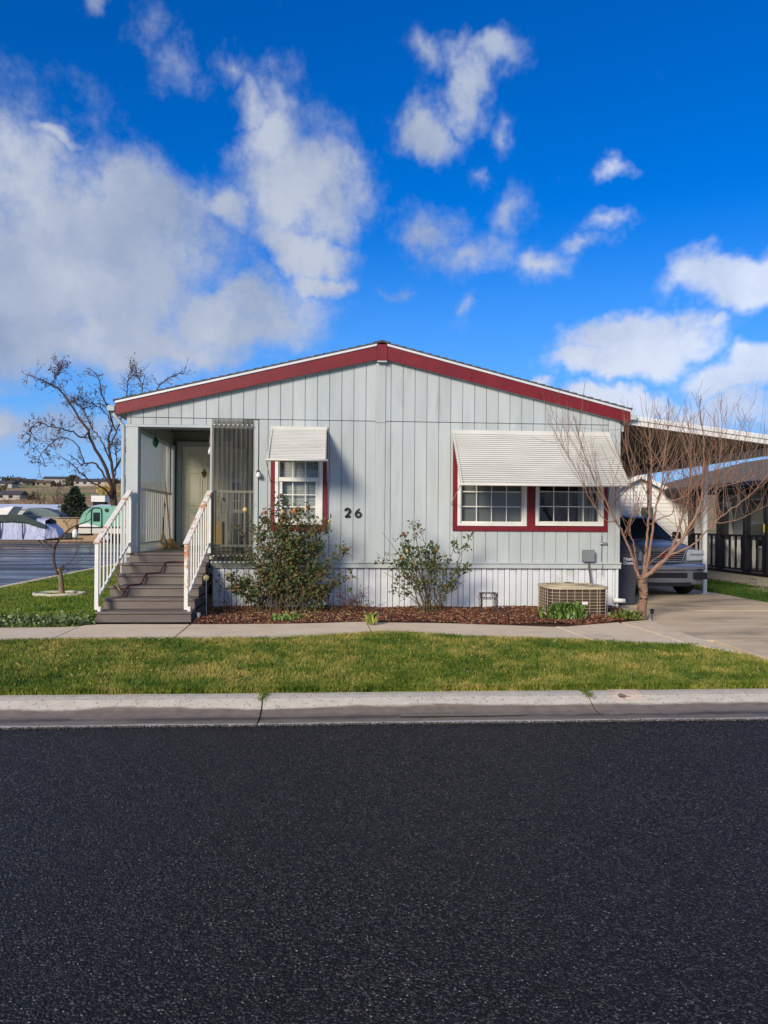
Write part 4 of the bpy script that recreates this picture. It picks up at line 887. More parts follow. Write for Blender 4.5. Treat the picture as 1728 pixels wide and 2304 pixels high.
# ribbed roof pans: each pan runs down the slope
y = CY0 + .06; k = 0
while y < CY1:
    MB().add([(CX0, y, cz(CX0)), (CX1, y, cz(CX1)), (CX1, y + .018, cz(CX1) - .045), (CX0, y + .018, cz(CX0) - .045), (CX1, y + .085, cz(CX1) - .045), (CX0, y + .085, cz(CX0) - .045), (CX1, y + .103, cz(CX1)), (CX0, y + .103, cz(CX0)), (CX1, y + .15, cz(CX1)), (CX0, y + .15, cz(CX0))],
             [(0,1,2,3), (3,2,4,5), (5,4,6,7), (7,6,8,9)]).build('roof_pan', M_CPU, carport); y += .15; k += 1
for (dz0, dz1, yo) in ((-.085, -.005, 0.0), (-.003, .055, -.025), (.057, .085, .02)):
    MB().prism([(CX0, cz(CX0) + dz0), (CX1 + .05, cz(CX1 + .05) + dz0), (CX1 + .05, cz(CX1 + .05) + dz1), (CX0, cz(CX0) + dz1)], 'y', CY0 + yo, CY0 + .055).build('front_fascia', M_CPW, carport, bevel=.004)
box('eave_beam', M_CPW, carport, 7.93, 8.03, CY0 + .06, CY1, cz(8.03) - .19, cz(8.03) - .052)
box('ledger', M_CPW, carport, 5.02, 5.1, CY0 + .06, CY1, 3.20, 3.34)
for yy in (13.05, 15.78, 18.6, 21.4):
    MB().box(7.935, 8.025, yy - .045, yy + .045, .13, cz(8.0) - .192).build('post', M_CPW, carport, bevel=.01)
    box('post_foot', M_CPW, carport, 7.90, 8.06, yy - .06, yy + .06, .125, .145)

M_BIN = mat('bin_plastic', (50, 52, 62), (62, 64, 74), scale=5, rough=.55, bump=.15, bscale=60)
BX, BY, BZ = 5.32, 13.45, .137
wb = empty('wheelie_bin', (BX, BY + .3, BZ), 'dark grey wheeled rubbish bin with white lettering at the house corner', 'bin')
b = MB(); sec = [(0, .215, .235), (.2, .225, .25), (.98, .275, .31)]
vs = []
for (z, hx, hy) in sec: vs += [(BX - hx, BY + .3 - hy, BZ + z), (BX + hx, BY + .3 - hy, BZ + z), (BX + hx, BY + .3 + hy, BZ + z), (BX - hx, BY + .3 + hy, BZ + z)]
b.add(vs, [(3,2,1,0), (8,9,10,11)] + [(i*4+k, i*4+(k+1) % 4, (i+1)*4+(k+1) % 4, (i+1)*4+k) for i in range(2) for k in range(4)]).build('body', M_BIN, wb, bevel=.02, seg=2)
box('rim', M_BIN, wb, BX - .29, BX + .29, BY - .035, BY + .63, BZ + .955, BZ + 1.0, bevel=.012)
MB().add([(BX-.29, BY-.04, BZ+1.002), (BX+.29, BY-.04, BZ+1.002), (BX+.29, BY+.66, BZ+1.002), (BX-.29, BY+.66, BZ+1.002), (BX-.25, BY+.06, BZ+1.09), (BX+.25, BY+.06, BZ+1.09), (BX+.25, BY+.6, BZ+1.13), (BX-.25, BY+.6, BZ+1.13)],
         [(3,2,1,0), (4,5,6,7), (0,1,5,4), (1,2,6,5), (2,3,7,6), (3,0,4,7)]).build('lid', M_BIN, wb, bevel=.015)
for xx in (BX - .27, BX + .22): MB().lathe((xx, BY + .05 if xx < BX else BY + .5, BZ + .13), [(.06, 0), (.13, .004), (.13, .046), (.06, .05)], 16, 'x').build('wheel', M_BLACK, wb, smooth=False)
def text(name, s, loc, size, m, parent, rot=(math.pi/2, 0, 0), ext=.002, bold=.0, width=1.0):
    c = bpy.data.curves.new(name, 'FONT'); c.body = s; c.size = size; c.extrude = ext; c.offset = bold; c.resolution_u = 3
    o = bpy.data.objects.new(name, c); o.location = loc; o.rotation_euler = rot; o.scale = (width, 1, 1); 
    COL.objects.link(o); bpy.context.view_layer.update(); me = bpy.data.meshes.new_from_object(o); bpy.data.objects.remove(o)
    me.materials.clear(); me.materials.append(m); o = bpy.data.objects.new(name, me); o.location = loc; o.rotation_euler = rot; o.scale = (width, 1, 1)
    return link(o, parent)
M_WL = mat('white_letter', (226, 226, 224), rough=.6)
tz = atY(1402, 1260, BY - .02)
for s, py in (('Nampa', 1261), ('Domes', 1270)):
    q = atY(1402, py, BY + .012); yy = BY + .30 - (.25 + (q[2] - BZ - .2)/.78*.06) - .004
    text('lettering', s, (q[0], yy, q[2]), .085, M_WL, wb, rot=(math.pi/2 + .075, 0, 0), bold=.0015)

# ---- condenser
M_TAN = mat('condenser_enamel', (176, 163, 134), (190, 178, 150), scale=6, rough=.5, c3=(170, 158, 130), c3scale=5)
M_COIL = mat('coil_fins', (62, 46, 36), (84, 64, 50), scale=8, rough=.7, stretch=(60, 60, 1))
AX0, AX1, AY0, AY1, AZ0, AZ1 = 3.43, 4.385, 11.60, 12.50, .165, .60
ac = empty('air_conditioner', ((AX0+AX1)/2, (AY0+AY1)/2, AZ0), 'tan air conditioning condenser with wire guard standing in the bed', 'air conditioner')
def rrect(x0, x1, y0, y1, r, n=6):
    out = []
    for (cx_, cy_, a0) in ((x1-r, y0+r, -90), (x1-r, y1-r, 0), (x0+r, y1-r, 90), (x0+r, y0+r, 180)):
        for i in range(n+1): a = R(a0 + 90*i/n); out.append((cx_ + r*math.cos(a), cy_ + r*math.sin(a)))
    return out
MB().prism(rrect(AX0 + .02, AX1 - .02, AY0 + .02, AY1 - .02, .20), 'z', AZ0 + .03, AZ1 - .02).build('coil', M_COIL, ac, smooth=False)
MB().prism(rrect(AX0 - .01, AX1 + .01, AY0 - .01, AY1 + .01, .22), 'z', AZ0, AZ0 + .03).build('base_pan', M_TAN, ac, bevel=.005)
MB().prism(rrect(AX0 - .012, AX1 + .012, AY0 - .012, AY1 + .012, .22), 'z', AZ1 - .02, AZ1 + .018).build('top_panel', M_TAN, ac, bevel=.008)
gd = MB(); ring = rrect(AX0, AX1, AY0, AY1, .21, 8); per = [Vector((*p, 0)) for p in ring] + [Vector((*ring[0], 0))]
for k in range(1, 8):
    z = AZ0 + .03 + (AZ1 - AZ0 - .05)*k/8; gd.tube([(p.x, p.y, z) for p in per], .0035, 5, cap=False)
acc = 0; nxt = .03
for a, b_ in zip(per[:-1], per[1:]):
    l = (b_-a).length
    while nxt < acc + l: p = a + (b_-a)*((nxt-acc)/l); gd.tube([(p.x, p.y, AZ0 + .02), (p.x, p.y, AZ1 - .01)], .0042, 5); nxt += .118
    acc += l
gd.build('wire_guard', M_TAN, ac)
acx, acy = AX0 + .42, (AY0 + AY1)/2
fg = MB()
for r_ in np.linspace(.06, .36, 8):
    fg.tube([(acx + r_*math.cos(t), acy + r_*math.sin(t), AZ1 + .05 - .025*(r_/.36)**2) for t in np.linspace(0, 2*math.pi, 33)], .004, 4, cap=False)
for t in np.linspace(0, 2*math.pi, 9)[:-1]: fg.tube([(acx + .05*math.cos(t), acy + .05*math.sin(t), AZ1 + .054), (acx + .38*math.cos(t), acy + .38*math.sin(t), AZ1 + .018)], .005, 5)
fg.build('fan_grille', M_TAN, ac)
MB().lathe((acx, acy, AZ1), [(.39, .0185), (.39, .03), (.36, .034), (.35, .0185)], 32).build('fan_ring', M_TAN, ac, smooth=False)
MB().lathe((acx, acy, AZ1), [(.12, .019), (.12, .045), (.05, .06)], 16).build('fan_hub', M_BLACK, ac, smooth=True)
q = atY(1316, 1357, AY0 - .006); box('badge', M_WHITE, ac, q[0] - .045, q[0] + .045, AY0 - .012, AY0 - .004, q[2] - .022, q[2] + .022)

# ---- parked truck under the carport (front towards the camera)
M_SIL = mat('silver_paint', (100, 102, 106), (112, 114, 118), scale=2, rough=.34, metal=.15, coat=.15)
M_CHROME = mat('bright_metal', (176, 182, 190), rough=.18, metal=.9)
M_TINT = mat('windscreen', (26, 34, 38), (40, 50, 54), scale=1.2, rough=.12, spec=.25)
M_PLAST = mat('black_plastic', (22, 22, 24), rough=.5)
M_TYRE = mat('tyre', (20, 20, 21), rough=.9, bump=.4, bscale=60)
TXC, TY, TZ = 6.80, 14.98, .136; HW = .86
tk = empty('parked_truck', (TXC, TY + 2.2, TZ), 'silver truck with dark windscreen parked nose out under the carport', 'truck')
def loft(sections):
    """sections: list of equal-length point rings along the body"""
    mb = MB(); n = len(sections[0])
    for s in sections: mb.v += [tuple(p) for p in s]
    for i in range(len(sections)-1):
        for k in range(n): mb.f.append((i*n+k, i*n+(k+1) % n, (i+1)*n+(k+1) % n, (i+1)*n+k))
    mb.f.append(tuple(range(n))); mb.f.append(tuple(range((len(sections)-1)*n, len(sections)*n))); return mb
def bodysec(y, zt, w, zb=.42, crown=.03):
    pts = [(-w+.03, zb), (-w-.0, zb+.12), (-w-.01, zb+.30), (-w+.02, zt-.12), (-w+.09, zt-.03), (-w*.55, zt+crown*.6), (0, zt+crown), (w*.55, zt+crown*.6), (w-.09, zt-.03), (w-.02, zt-.12), (w+.01, zb+.30), (w, zb+.12), (w-.03, zb)]
    return [(TXC + x, TY + y, TZ + z) for x, z in pts]
loft([bodysec(.16, .93, HW-.06), bodysec(.24, .965, HW-.02), bodysec(.5, 1.02, HW), bodysec(1.0, 1.09, HW+.02), bodysec(1.45, 1.13, HW+.03), bodysec(2.6, 1.13, HW+.04), bodysec(4.5, 1.12, HW+.03), bodysec(4.7, 1.05, HW-.02)]).build('body', M_SIL, tk, smooth=True)
# cabin
def cabsec(y, zt, w1, w0, zb=1.06): return [(TXC + x, TY + y, TZ + z) for x, z in ((-w0, zb), (-w1, zt-.06), (-w1+.12, zt), (0, zt+.02), (w1-.12, zt), (w1, zt-.06), (w0, zb))]
loft([cabsec(1.40, 1.12, HW-.08, HW-.02), cabsec(2.12, 1.60, HW-.22, HW-.0), cabsec(2.3, 1.635, HW-.20, HW), cabsec(4.2, 1.66, HW-.2, HW), cabsec(4.6, 1.3, HW-.15, HW-.02)]).build('cabin', M_SIL, tk, smooth=False, bevel=.02)
def wsp(t, s): # windscreen points: t across -1..1, s up 0..1
    w = (HW-.07)*(1-s) + (HW-.26)*s; y = 1.40 + .70*s; return (TXC + t*w, TY + y - .012, TZ + 1.13 + .455*s + .015*(1-t*t))
ws = MB(); ts = np.linspace(-1, 1, 9)
for s in (0.04, .5, .97):
    for t in ts: ws.v.append(wsp(t, s))
ws.f = [(j*9+i, j*9+i+1, (j+1)*9+i+1, (j+1)*9+i) for j in range(2) for i in range(8)]
wso = ws.build('windscreen', M_TINT, tk, smooth=True)
MB().tube([wsp(t, -.01) for t in ts], .018, 6).build('cowl', M_PLAST, wso)
for t0, t1 in ((-.7, -.05), (.05, .7)): MB().bar(Vector(wsp(t0, .03)) + Vector((0, -.02, 0)), Vector(wsp(t1, .10)) + Vector((0, -.02, 0)), .012, .012).build('wiper', M_PLAST, wso)
for sx in (-1, 1):
    MB().add([(TXC+sx*(HW+.004), TY+1.7, TZ+1.16), (TXC+sx*(HW+.004), TY+2.9, TZ+1.16), (TXC+sx*(HW-.17), TY+2.9, TZ+1.57), (TXC+sx*(HW-.19), TY+2.2, TZ+1.56)], [(0,1,2,3)]).build('side_window', M_TINT, tk)
    mo = MB().box(TXC+sx*(HW+.02), TXC+sx*(HW+.20), TY+1.62, TY+1.72, TZ+1.14, TZ+1.30).build('mirror', M_PLAST, tk, bevel=.03, seg=2)
    hl = MB().prism([(TXC+sx*.47, TZ+.72), (TXC+sx*(HW-.06), TZ+.74), (TXC+sx*(HW-.04), TZ+.94), (TXC+sx*.5, TZ+.955), (TXC+sx*.46, TZ+.90)][::sx], 'y', TY+.10, TY+.24).build('headlight', mat('headlight_lens', (150, 158, 162), (176, 182, 186), scale=12, rough=.12, spec=.7), tk, bevel=.015)
    MB().prism([(TXC+sx*.52, TZ+.842), (TXC+sx*(HW-.05), TZ+.846), (TXC+sx*(HW-.045), TZ+.872), (TXC+sx*.52, TZ+.868)][::sx], 'y', TY+.085, TY+.0995).build('lamp_bar', M_CHROME, hl)
    box('fog_lamp', M_PLAST, tk, TXC+sx*.55, TXC+sx*(HW-.03), TY-.028, TY+.1, TZ+.36, TZ+.50, bevel=.015)
    for yy in (.82, 3.75):
        wx = TXC + sx*(HW-.14)
        ty = MB().lathe((wx - .12, TY+yy, TZ+.37), [(.22, 0), (.34, .01), (.37, .05), (.37, .19), (.34, .23), (.22, .24)], 28, 'x').build('wheel', M_TYRE, tk, smooth=True)
        MB().lathe((wx + (sx*.10 - .012), TY+yy, TZ+.37), [(.05, -.02), (.21, -.01), (.215, .03), (.05, .035)], 20, 'x').build('rim', M_CHROME, ty, smooth=False)
    MB().prism([(TY+.30, TZ+.42), (TY+.40, TZ+.72), (TY+.62, TZ+.84), (TY+1.02, TZ+.84), (TY+1.26, TZ+.70), (TY+1.34, TZ+.42)], 'x', TXC+sx*(HW-.20), TXC+sx*(HW+.025)).build('wheel_arch', M_PLAST, tk)
# grille, letters, bumper
GW = .40
gf = MB().prism([(TXC-GW-.07, TZ+.965), (TXC-GW+.05, TZ+.69), (TXC+GW-.05, TZ+.69), (TXC+GW+.07, TZ+.965)], 'y', TY+.075, TY+.2).build('grille_frame', M_CHROME, tk, bevel=.012)
gb = MB().prism([(TXC-GW-.02, TZ+.94), (TXC-GW+.075, TZ+.725), (TXC+GW-.075, TZ+.725), (TXC+GW+.02, TZ+.94)], 'y', TY+.066, TY+.0748).build('grille', M_PLAST, tk)
for k in range(5):
    z = .752 + k*.042; w = GW - .09 + .10*k/4; box('grille_slat', M_SIL, gf, TXC-w, TXC+w, TY+.052, TY+.0655, TZ+z-.007, TZ+z+.007)
text('badge_letters', 'GMC', (TXC-.13, TY+.05, TZ+.80), .125, mat('red_badge', (150, 34, 30), rough=.4), tk, ext=.006, bold=.003, width=1.1)
MB().prism([(-HW+.02, .47), (-HW-.02, .60), (-HW+.02, .685), (0, .70), (HW-.02, .685), (HW+.02, .60), (HW-.02, .47)], 'y', TY-.02, TY+.22)
bmp = MB()
def bsec(x, y): return [(TXC+x, TY+y, TZ+.535), (TXC+x, TY+y-.03, TZ+.56), (TXC+x, TY+y-.03, TZ+.635), (TXC+x, TY+y, TZ+.67), (TXC+x, TY+y+.14, TZ+.68), (TXC+x, TY+y+.16, TZ+.535)]
loft([bsec(x, y) for x, y in ((-HW-.02, .30), (-HW+.02, .10), (-.6, .01), (0, -.015), (.6, .01), (HW-.02, .10), (HW+.02, .30))]).build('bumper', M_CHROME, tk, smooth=False, bevel=.008)
def lsec(x, y): return [(TXC+x, TY+y+.03, TZ+.25), (TXC+x, TY+y, TZ+.30), (TXC+x, TY+y, TZ+.534), (TXC+x, TY+y+.2, TZ+.534), (TXC+x, TY+y+.25, TZ+.25)]
loft([lsec(x, y) for x, y in ((-HW, .30), (-HW+.04, .12), (-.6, .02), (0, -.005), (.6, .02), (HW-.04, .12), (HW, .30))]).build('lower_bumper', M_SIL, tk, bevel=.006)
box('intake', M_PLAST, tk, TXC-.42, TXC+.42, TY-.022, TY+.05, TZ+.39, TZ+.49, bevel=.012)
box('tow_hook_bar', M_PLAST, tk, TXC-.5, TXC+.5, TY+.0, TY+.1, TZ+.22, TZ+.295)

# ================================================================== NEIGHBOURING HOUSE
M_LAP = mat('white_lap', (224, 224, 220), (234, 233, 229), scale=2, rough=.6, vary=.02)
M_NROOF = mat('grey_shingle', (92, 90, 88), (118, 115, 110), scale=9, rough=.95, bump=.7, bscale=30, stretch=(1, 3, 4), bdist=.03)
M_NBLK = mat('black_wood', (20, 20, 26), (30, 30, 36), scale=5, rough=.55)
M_NFOUND = mat('pale_foundation', (178, 170, 152), (196, 190, 172), scale=2, rough=.85)
M_NWALL = mat('pale_grey_wall', (176, 176, 170), rough=.7)
nh = empty('neighbour_house', (12, 20, .1), 'white lap sided neighbouring house with grey roof and black porch railing', 'house')
NY = 22.8
# front wall of the far wing, lapped boards
z = .35; k = 0
zpk, xpk = 3.03, 9.41
rake = lambda x: zpk - abs(x - xpk)*.48
while z < 3.0:
    zt_ = min(z + .118, 3.02); half = (zpk - z)/.48
    xa, xb = max(7.9, xpk - half), min(11.4, max(xpk + half, 10.25 if z < 2.6 else 0)) if z > 2.6 else 11.4
    if z > 2.6: xb = min(11.4, xpk + half)
    if z + .05 < 2.6: xb = 11.4
    segs = [(xa, xb)]
    wz = (1.62, 2.16)
    for (wa, wb_) in ((8.72, 9.30), (9.46, 9.95)):
        if wz[0] - .02 < z + .06 < wz[1] + .02: segs = [s for (p, q) in segs for s in ((p, wa), (wb_, q)) if s[1] - s[0] > .03]
    for (p, q) in segs:
        if q - p > .05: MB().prism([(NY - .028, z), (NY, z), (NY, zt_), (NY - .012, zt_)], 'x', p, q).build('lap_board', M_LAP, nh)
    z += .118; k += 1
box('wing_wall', M_LAP, nh, 7.9, 11.4, NY + .002, NY + .1, .1, 2.6)
MB().prism([(xpk - .9, 2.6), (xpk + .9, 2.6), (xpk, 3.02)], 'y', NY + .002, NY + .1).build('wing_gable', M_LAP, nh)
for (wa, wb_) in ((8.72, 9.30), (9.46, 9.95)):
    wf = MB()
    for (p, q, r, s) in ((wa, wa+.05, 1.62, 2.16), (wb_-.05, wb_, 1.62, 2.16), (wa+.05, wb_-.05, 1.62, 1.67), (wa+.05, wb_-.05, 2.11, 2.16)): wf.box(p, q, NY - .04, NY + .01, r, s)
    wo = wf.build('window', M_LAP, nh); box('pane', mat('green_pane', (70, 76, 62), (96, 100, 80), scale=3, rough=.15), wo, wa+.05, wb_-.05, NY - .012, NY - .006, 1.67, 2.11)
# roofs
MB().add([(xpk, NY - .25, zpk + .06), (10.25, NY - .25, zpk + .06 - .84*.48), (10.25, 27, zpk + .06 - .84*.48), (xpk, 27, zpk + .06), (xpk - 1.6, NY - .25, zpk - .70), (xpk - 1.6, 27, zpk - .70)], [(0,1,2,3), (4,0,3,5)]).build('wing_roof', M_NROOF, nh)
for sx in (-1, 1): MB().bar((xpk, NY - .26, zpk + .02), (xpk + sx*.86, NY - .26, zpk + .02 - .86*.48), .03, .12).build('rake_board', M_LAP, nh)
EX, EZ, YN, YFAR = 10.20, 2.66, 14.2, 25.0
slope = .27
nC = 14
for i in range(nC):
    xa, xb = EX + 3.9*i/nC, EX + 3.9*(i+1.15)/nC; za, zb_ = EZ + (xa-EX)*slope, EZ + (xb-EX)*slope
    MB().prism([(xa, za), (xb, zb_), (xb, zb_ + .01), (xa, za + .035)], 'y', YN, YFAR).build('shingle_course', M_NROOF, nh)
MB().prism([(EX - .02, EZ - .14), (EX + .03, EZ - .14), (EX + .03, EZ - .002), (EX - .02, EZ - .002)], 'y', YN, YFAR).build('eave_board', M_NBLK, nh)
box('gutter', M_NBLK, nh, EX - .13, EX - .022, YN, NY - .3, EZ - .11, EZ - .01, bevel=.01)
MB().prism([(14.05, 3.55), (14.05, .3), (18, .3), (18, 2.6)], 'y', YN, YFAR).build('far_body', M_LAP, nh)
box('porch_soffit', M_NBLK, nh, EX + .03, 12.2, YN, NY - .03, EZ - .16, EZ - .141)
# porch: foundation, deck, posts, turned balusters
PX = 10.45
box('foundation', M_NFOUND, nh, PX, 11.98, YN, NY - .03, .05, .36)
box('deck_edge', M_NBLK, nh, PX - .03, PX + .06, YN, NY - .03, .362, .41)
box('deck', mat('deck_grey', (120, 112, 112), rough=.8), nh, PX + .06, 12.0, YN, NY - .03, .361, .405)
box('concrete_edge', M_CONC, nh, PX - .12, PX - .002, YN, NY, .04, .135)
vb = MB()
for (p, q, r, s) in ((18.02, 18.36, .17, .185), (18.02, 18.36, .27, .285), (18.02, 18.04, .185, .27), (18.34, 18.36, .185, .27), (18.18, 18.20, .185, .27)): vb.box(PX - .012, PX - .001, p, q, r, s)
vb.build('vent', M_STEEL, nh)
pys = [21.6, 19.96, 18.64, 17.69, 16.3, 14.9]
for yy in pys: box('porch_post', M_NBLK, nh, PX + .0, PX + .14, yy - .07, yy + .07, .41, EZ - .141, bevel=.01)
bm_ = MB().prism([(0, 0), (.045, 0), (.045, .22), (.022, .27), (.022, .50), (.045, .56), (.045, .80), (0, .80)], 'y', -.022, .022)
pts = [(0, 0), (.045, 0), (.045, .20), (.024, .26), (.024, .52), (.045, .60), (.045, .81), (0, .81)]
def balmesh():
    mb = MB(); prof = [(-y, z) for y, z in []]
    pr = [(-.03, 0), (.03, 0), (.03, .20), (.016, .26), (.016, .50), (.03, .57), (.03, .81), (-.03, .81), (-.03, .57), (-.016, .50), (-.016, .26), (-.03, .20)]
    mb.prism(pr, 'x', -.02, .02); o = mb.build('baluster', M_NBLK, None); return o
first = balmesh(); bme = first.data; bpy.data.objects.remove(first)
for a, b in zip(pys[:-1], pys[1:]):
    y0_, y1_ = b + .07, a - .07
    box('top_rail', M_NBLK, nh, PX + .03, PX + .11, y0_, y1_, 1.30, 1.35); box('bottom_rail', M_NBLK, nh, PX + .04, PX + .10, y0_, y1_, .45, .489)
    n = max(2, round((y1_-y0_)/.27)) 
    for i in range(n): shared('baluster', bme, (PX + .07, y0_ + (y1_-y0_)*(i+.5)/n, .489), nh)
# porch back wall with door, window, blinds
box('porch_wall', M_NWALL, nh, 12.0, 12.1, YN, NY + .05, .36, EZ)
dW = box('door', M_LAP, nh, 11.95, 11.995, 22.0, 22.75, .42, 2.3, bevel=.004); box('pane', M_TINT, dW, 11.942, 11.949, 22.16, 22.6, 1.15, 2.15)
wW = box('window', M_LAP, nh, 11.95, 11.995, 20.25, 21.25, .95, 2.35, bevel=.004); box('pane', M_TINT, wW, 11.94, 11.949, 20.32, 21.18, 1.02, 1.62); box('pane', mat('green_pane', (70, 76, 62), rough=.2), wW, 11.94, 11.949, 20.32, 21.18, 1.68, 2.28)
tag(box('wall_lantern', mat('yellow_tag', (206, 186, 60), rough=.5), nh, PX - .02, PX - .001, 17.72, 17.75, 1.42, 1.62))
tag(MB().box(10.9, 11.8, 20.3, 21.3, .41, 1.18).build('storage_box', mat('pale_plastic', (190, 190, 188), rough=.5), None, bevel=.02), 'pale plastic storage box behind the black porch railing', 'box')
# bright low house far behind the carport
fh = empty('far_house', (16, 40, 0), 'pale far house glimpsed beyond the carport', 'house')
# ================================================================== PLANTS
M_BARKP = mat('peach_bark', (120, 92, 78), (156, 124, 104), scale=18, rough=.8, bump=.6, bscale=40, stretch=(1, 1, .4), c3=(74, 52, 44), c3scale=9, c3lo=.58, c3hi=.68)
M_TRUNKP = mat('peach_trunk', (112, 86, 70), (154, 124, 102), scale=14, rough=.9, bump=.9, bscale=24, stretch=(1, 1, 2.5), c3=(44, 32, 28), c3scale=10, c3lo=.52, c3hi=.62, bdist=.03)
M_TWIGP = mat('peach_twig', (116, 88, 72), (148, 116, 94), scale=10, rough=.7)
tY = 11.47
pt = empty('peach_tree', (atY(1444, 1392, tY)[0], tY, .14), 'leafless young fruit tree with many reddish shoots in front of the carport', 'tree')
def P(px, py, dy=0.0): return np.array(atY(px, py, tY + dy))
trunk = spline([P(1443, 1396), P(1444, 1370), P(1448, 1340), P(1446, 1315), P(1444, 1298)], 20)
MB().tube(trunk, np.interp(np.linspace(0, 1, len(trunk)), [0, .12, .4, .75, 1], [.088, .072, .066, .070, .082]), 12).build('trunk', M_TRUNKP, pt, smooth=True)
limbs = [  # px, py, depth offset ; r0
    ([(1440, 1302, 0), (1432, 1285, -.03), (1422, 1250, -.08), (1404, 1205, -.15), (1386, 1172, -.2), (1362, 1128, -.25), (1330, 1065, -.3), (1308, 1000, -.34), (1296, 955, -.36)], .034),
    ([(1386, 1172, -.2), (1362, 1170, -.25), (1330, 1128, -.32), (1298, 1060, -.4), (1270, 1010, -.45), (1240, 960, -.5)], .014),
    ([(1438, 1300, .02), (1430, 1262, .1), (1425, 1220, .15), (1416, 1198, .2), (1424, 1150, .28), (1426, 1090, .3), (1410, 1010, .32), (1404, 940, .33)], .018),
    ([(1450, 1300, .02), (1452, 1255, .05), (1458, 1190, .08), (1462, 1130, .1), (1465, 1065, .12), (1462, 990, .14), (1455, 925, .15)], .036),
    ([(1452, 1298, -.02), (1460, 1250, -.06), (1470, 1180, -.1), (1478, 1130, -.13), (1487, 1098, -.16), (1493, 1040, -.18), (1502, 980, -.2), (1504, 900, -.22)], .032),
    ([(1446, 1302, -.05), (1472, 1280, -.12), (1505, 1250, -.2), (1536, 1212, -.26), (1560, 1170, -.3), (1577, 1130, -.3), (1581, 1075, -.3), (1584, 1000, -.3), (1576, 930, -.3), (1574, 900, -.3)], .046),
    ([(1452, 1296, .06), (1488, 1270, .14), (1516, 1222, .22), (1534, 1165, .3), (1548, 1125, .34), (1553, 1060, .37), (1552, 980, .4), (1540, 900, .42)], .034),
    ([(1505, 1250, -.2), (1560, 1225, -.35), (1604, 1178, -.5), (1640, 1150, -.6), (1690, 1112, -.7), (1732, 1060, -.78), (1760, 1000, -.8)], .020),
    ([(1560, 1170, -.3), (1590, 1130, -.25), (1612, 1100, -.2), (1650, 1088, -.15), (1700, 1072, -.1), (1735, 1040, 0)], .020),
    ([(1577, 1130, -.3), (1600, 1098, -.4), (1618, 1040, -.45), (1624, 980, -.5), (1622, 905, -.5)], .017),
    ([(1443, 1296, .08), (1470, 1260, .2), (1520, 1225, .35), (1550, 1195, .45), (1590, 1140, .55), (1640, 1080, .6), (1672, 1000, .62), (1690, 940, .64)], .020),
    ([(1487, 1098, -.16), (1505, 1125, -.3), (1540, 1118, -.4), (1556, 1095, -.45), (1550, 1030, -.5), (1530, 960, -.5)], .014),
    ([(1462, 1180, .1), (1490, 1165, .25), (1515, 1150, .35), (1505, 1080, .4), (1490, 1000, .45), (1484, 930, .45)], .013),
    ([(1600, 1178, -.5), (1650, 1172, -.6), (1700, 1150, -.65), (1740, 1130, -.7)], .010),
]
allp = []
for li, (pp_, r0) in enumerate(limbs):
    c = spline([P(*q) for q in pp_], 40); r0 = r0*.82; c[1:-1] += RNG.normal(0, .006, c[1:-1].shape)
    rr = np.interp(np.linspace(0, 1, len(c)), [0, .25, .6, 1], [r0, r0*.70, r0*.38, .003])
    MB().tube(c, rr, 8).build('branch', M_BARKP, pt, smooth=True); allp.append((c, rr, r0))
tw = []
def shoot(p, d, L, r, lvl=0):
    k = 7; pts = [p]; v = d/np.linalg.norm(d)
    for i in range(k-1):
        v = v + RNG.normal(0, .045, 3) + np.array([0, 0, .10 if lvl == 0 else .07]); v /= np.linalg.norm(v); pts.append(pts[-1] + v*L/(k-1))
    pts = np.array(pts); tw.append((pts, np.linspace(r, .0018, k)))
    if lvl == 0:
        for _ in range(RNG.integers(0, 3)):
            i = RNG.integers(2, k-1); dd = (pts[i+1]-pts[i]); dd /= np.linalg.norm(dd); dd = dd + RNG.normal(0, .55, 3); shoot(pts[i], dd, L*RNG.uniform(.18, .5), r*.5, 1)
for c, rr, r0 in allp:
    L = np.linalg.norm(np.diff(c, axis=0), axis=1).sum(); n = int(6 + L*9)
    for _ in range(n):
        t = RNG.uniform(.34, 1.0); i = min(int(t*(len(c)-1)), len(c)-2); p = c[i]
        out = np.array([RNG.normal(0, .48), RNG.normal(0, .45), RNG.uniform(.5, 1.2)]); out[0] += .25*np.sign(p[0]-4.8)*RNG.uniform(0, 1)
        ln = RNG.uniform(.3, 1.3)*(1.2 if p[2] < 2.3 else .8)
        ln = min(ln, max(.15, RNG.uniform(3.2, 3.7) - p[2]))
        shoot(p, out, ln, min(rr[i]*.65, .0058))
tubes_mesh('twigs', tw, M_TWIGP, pt, n=4, kind='stuff')

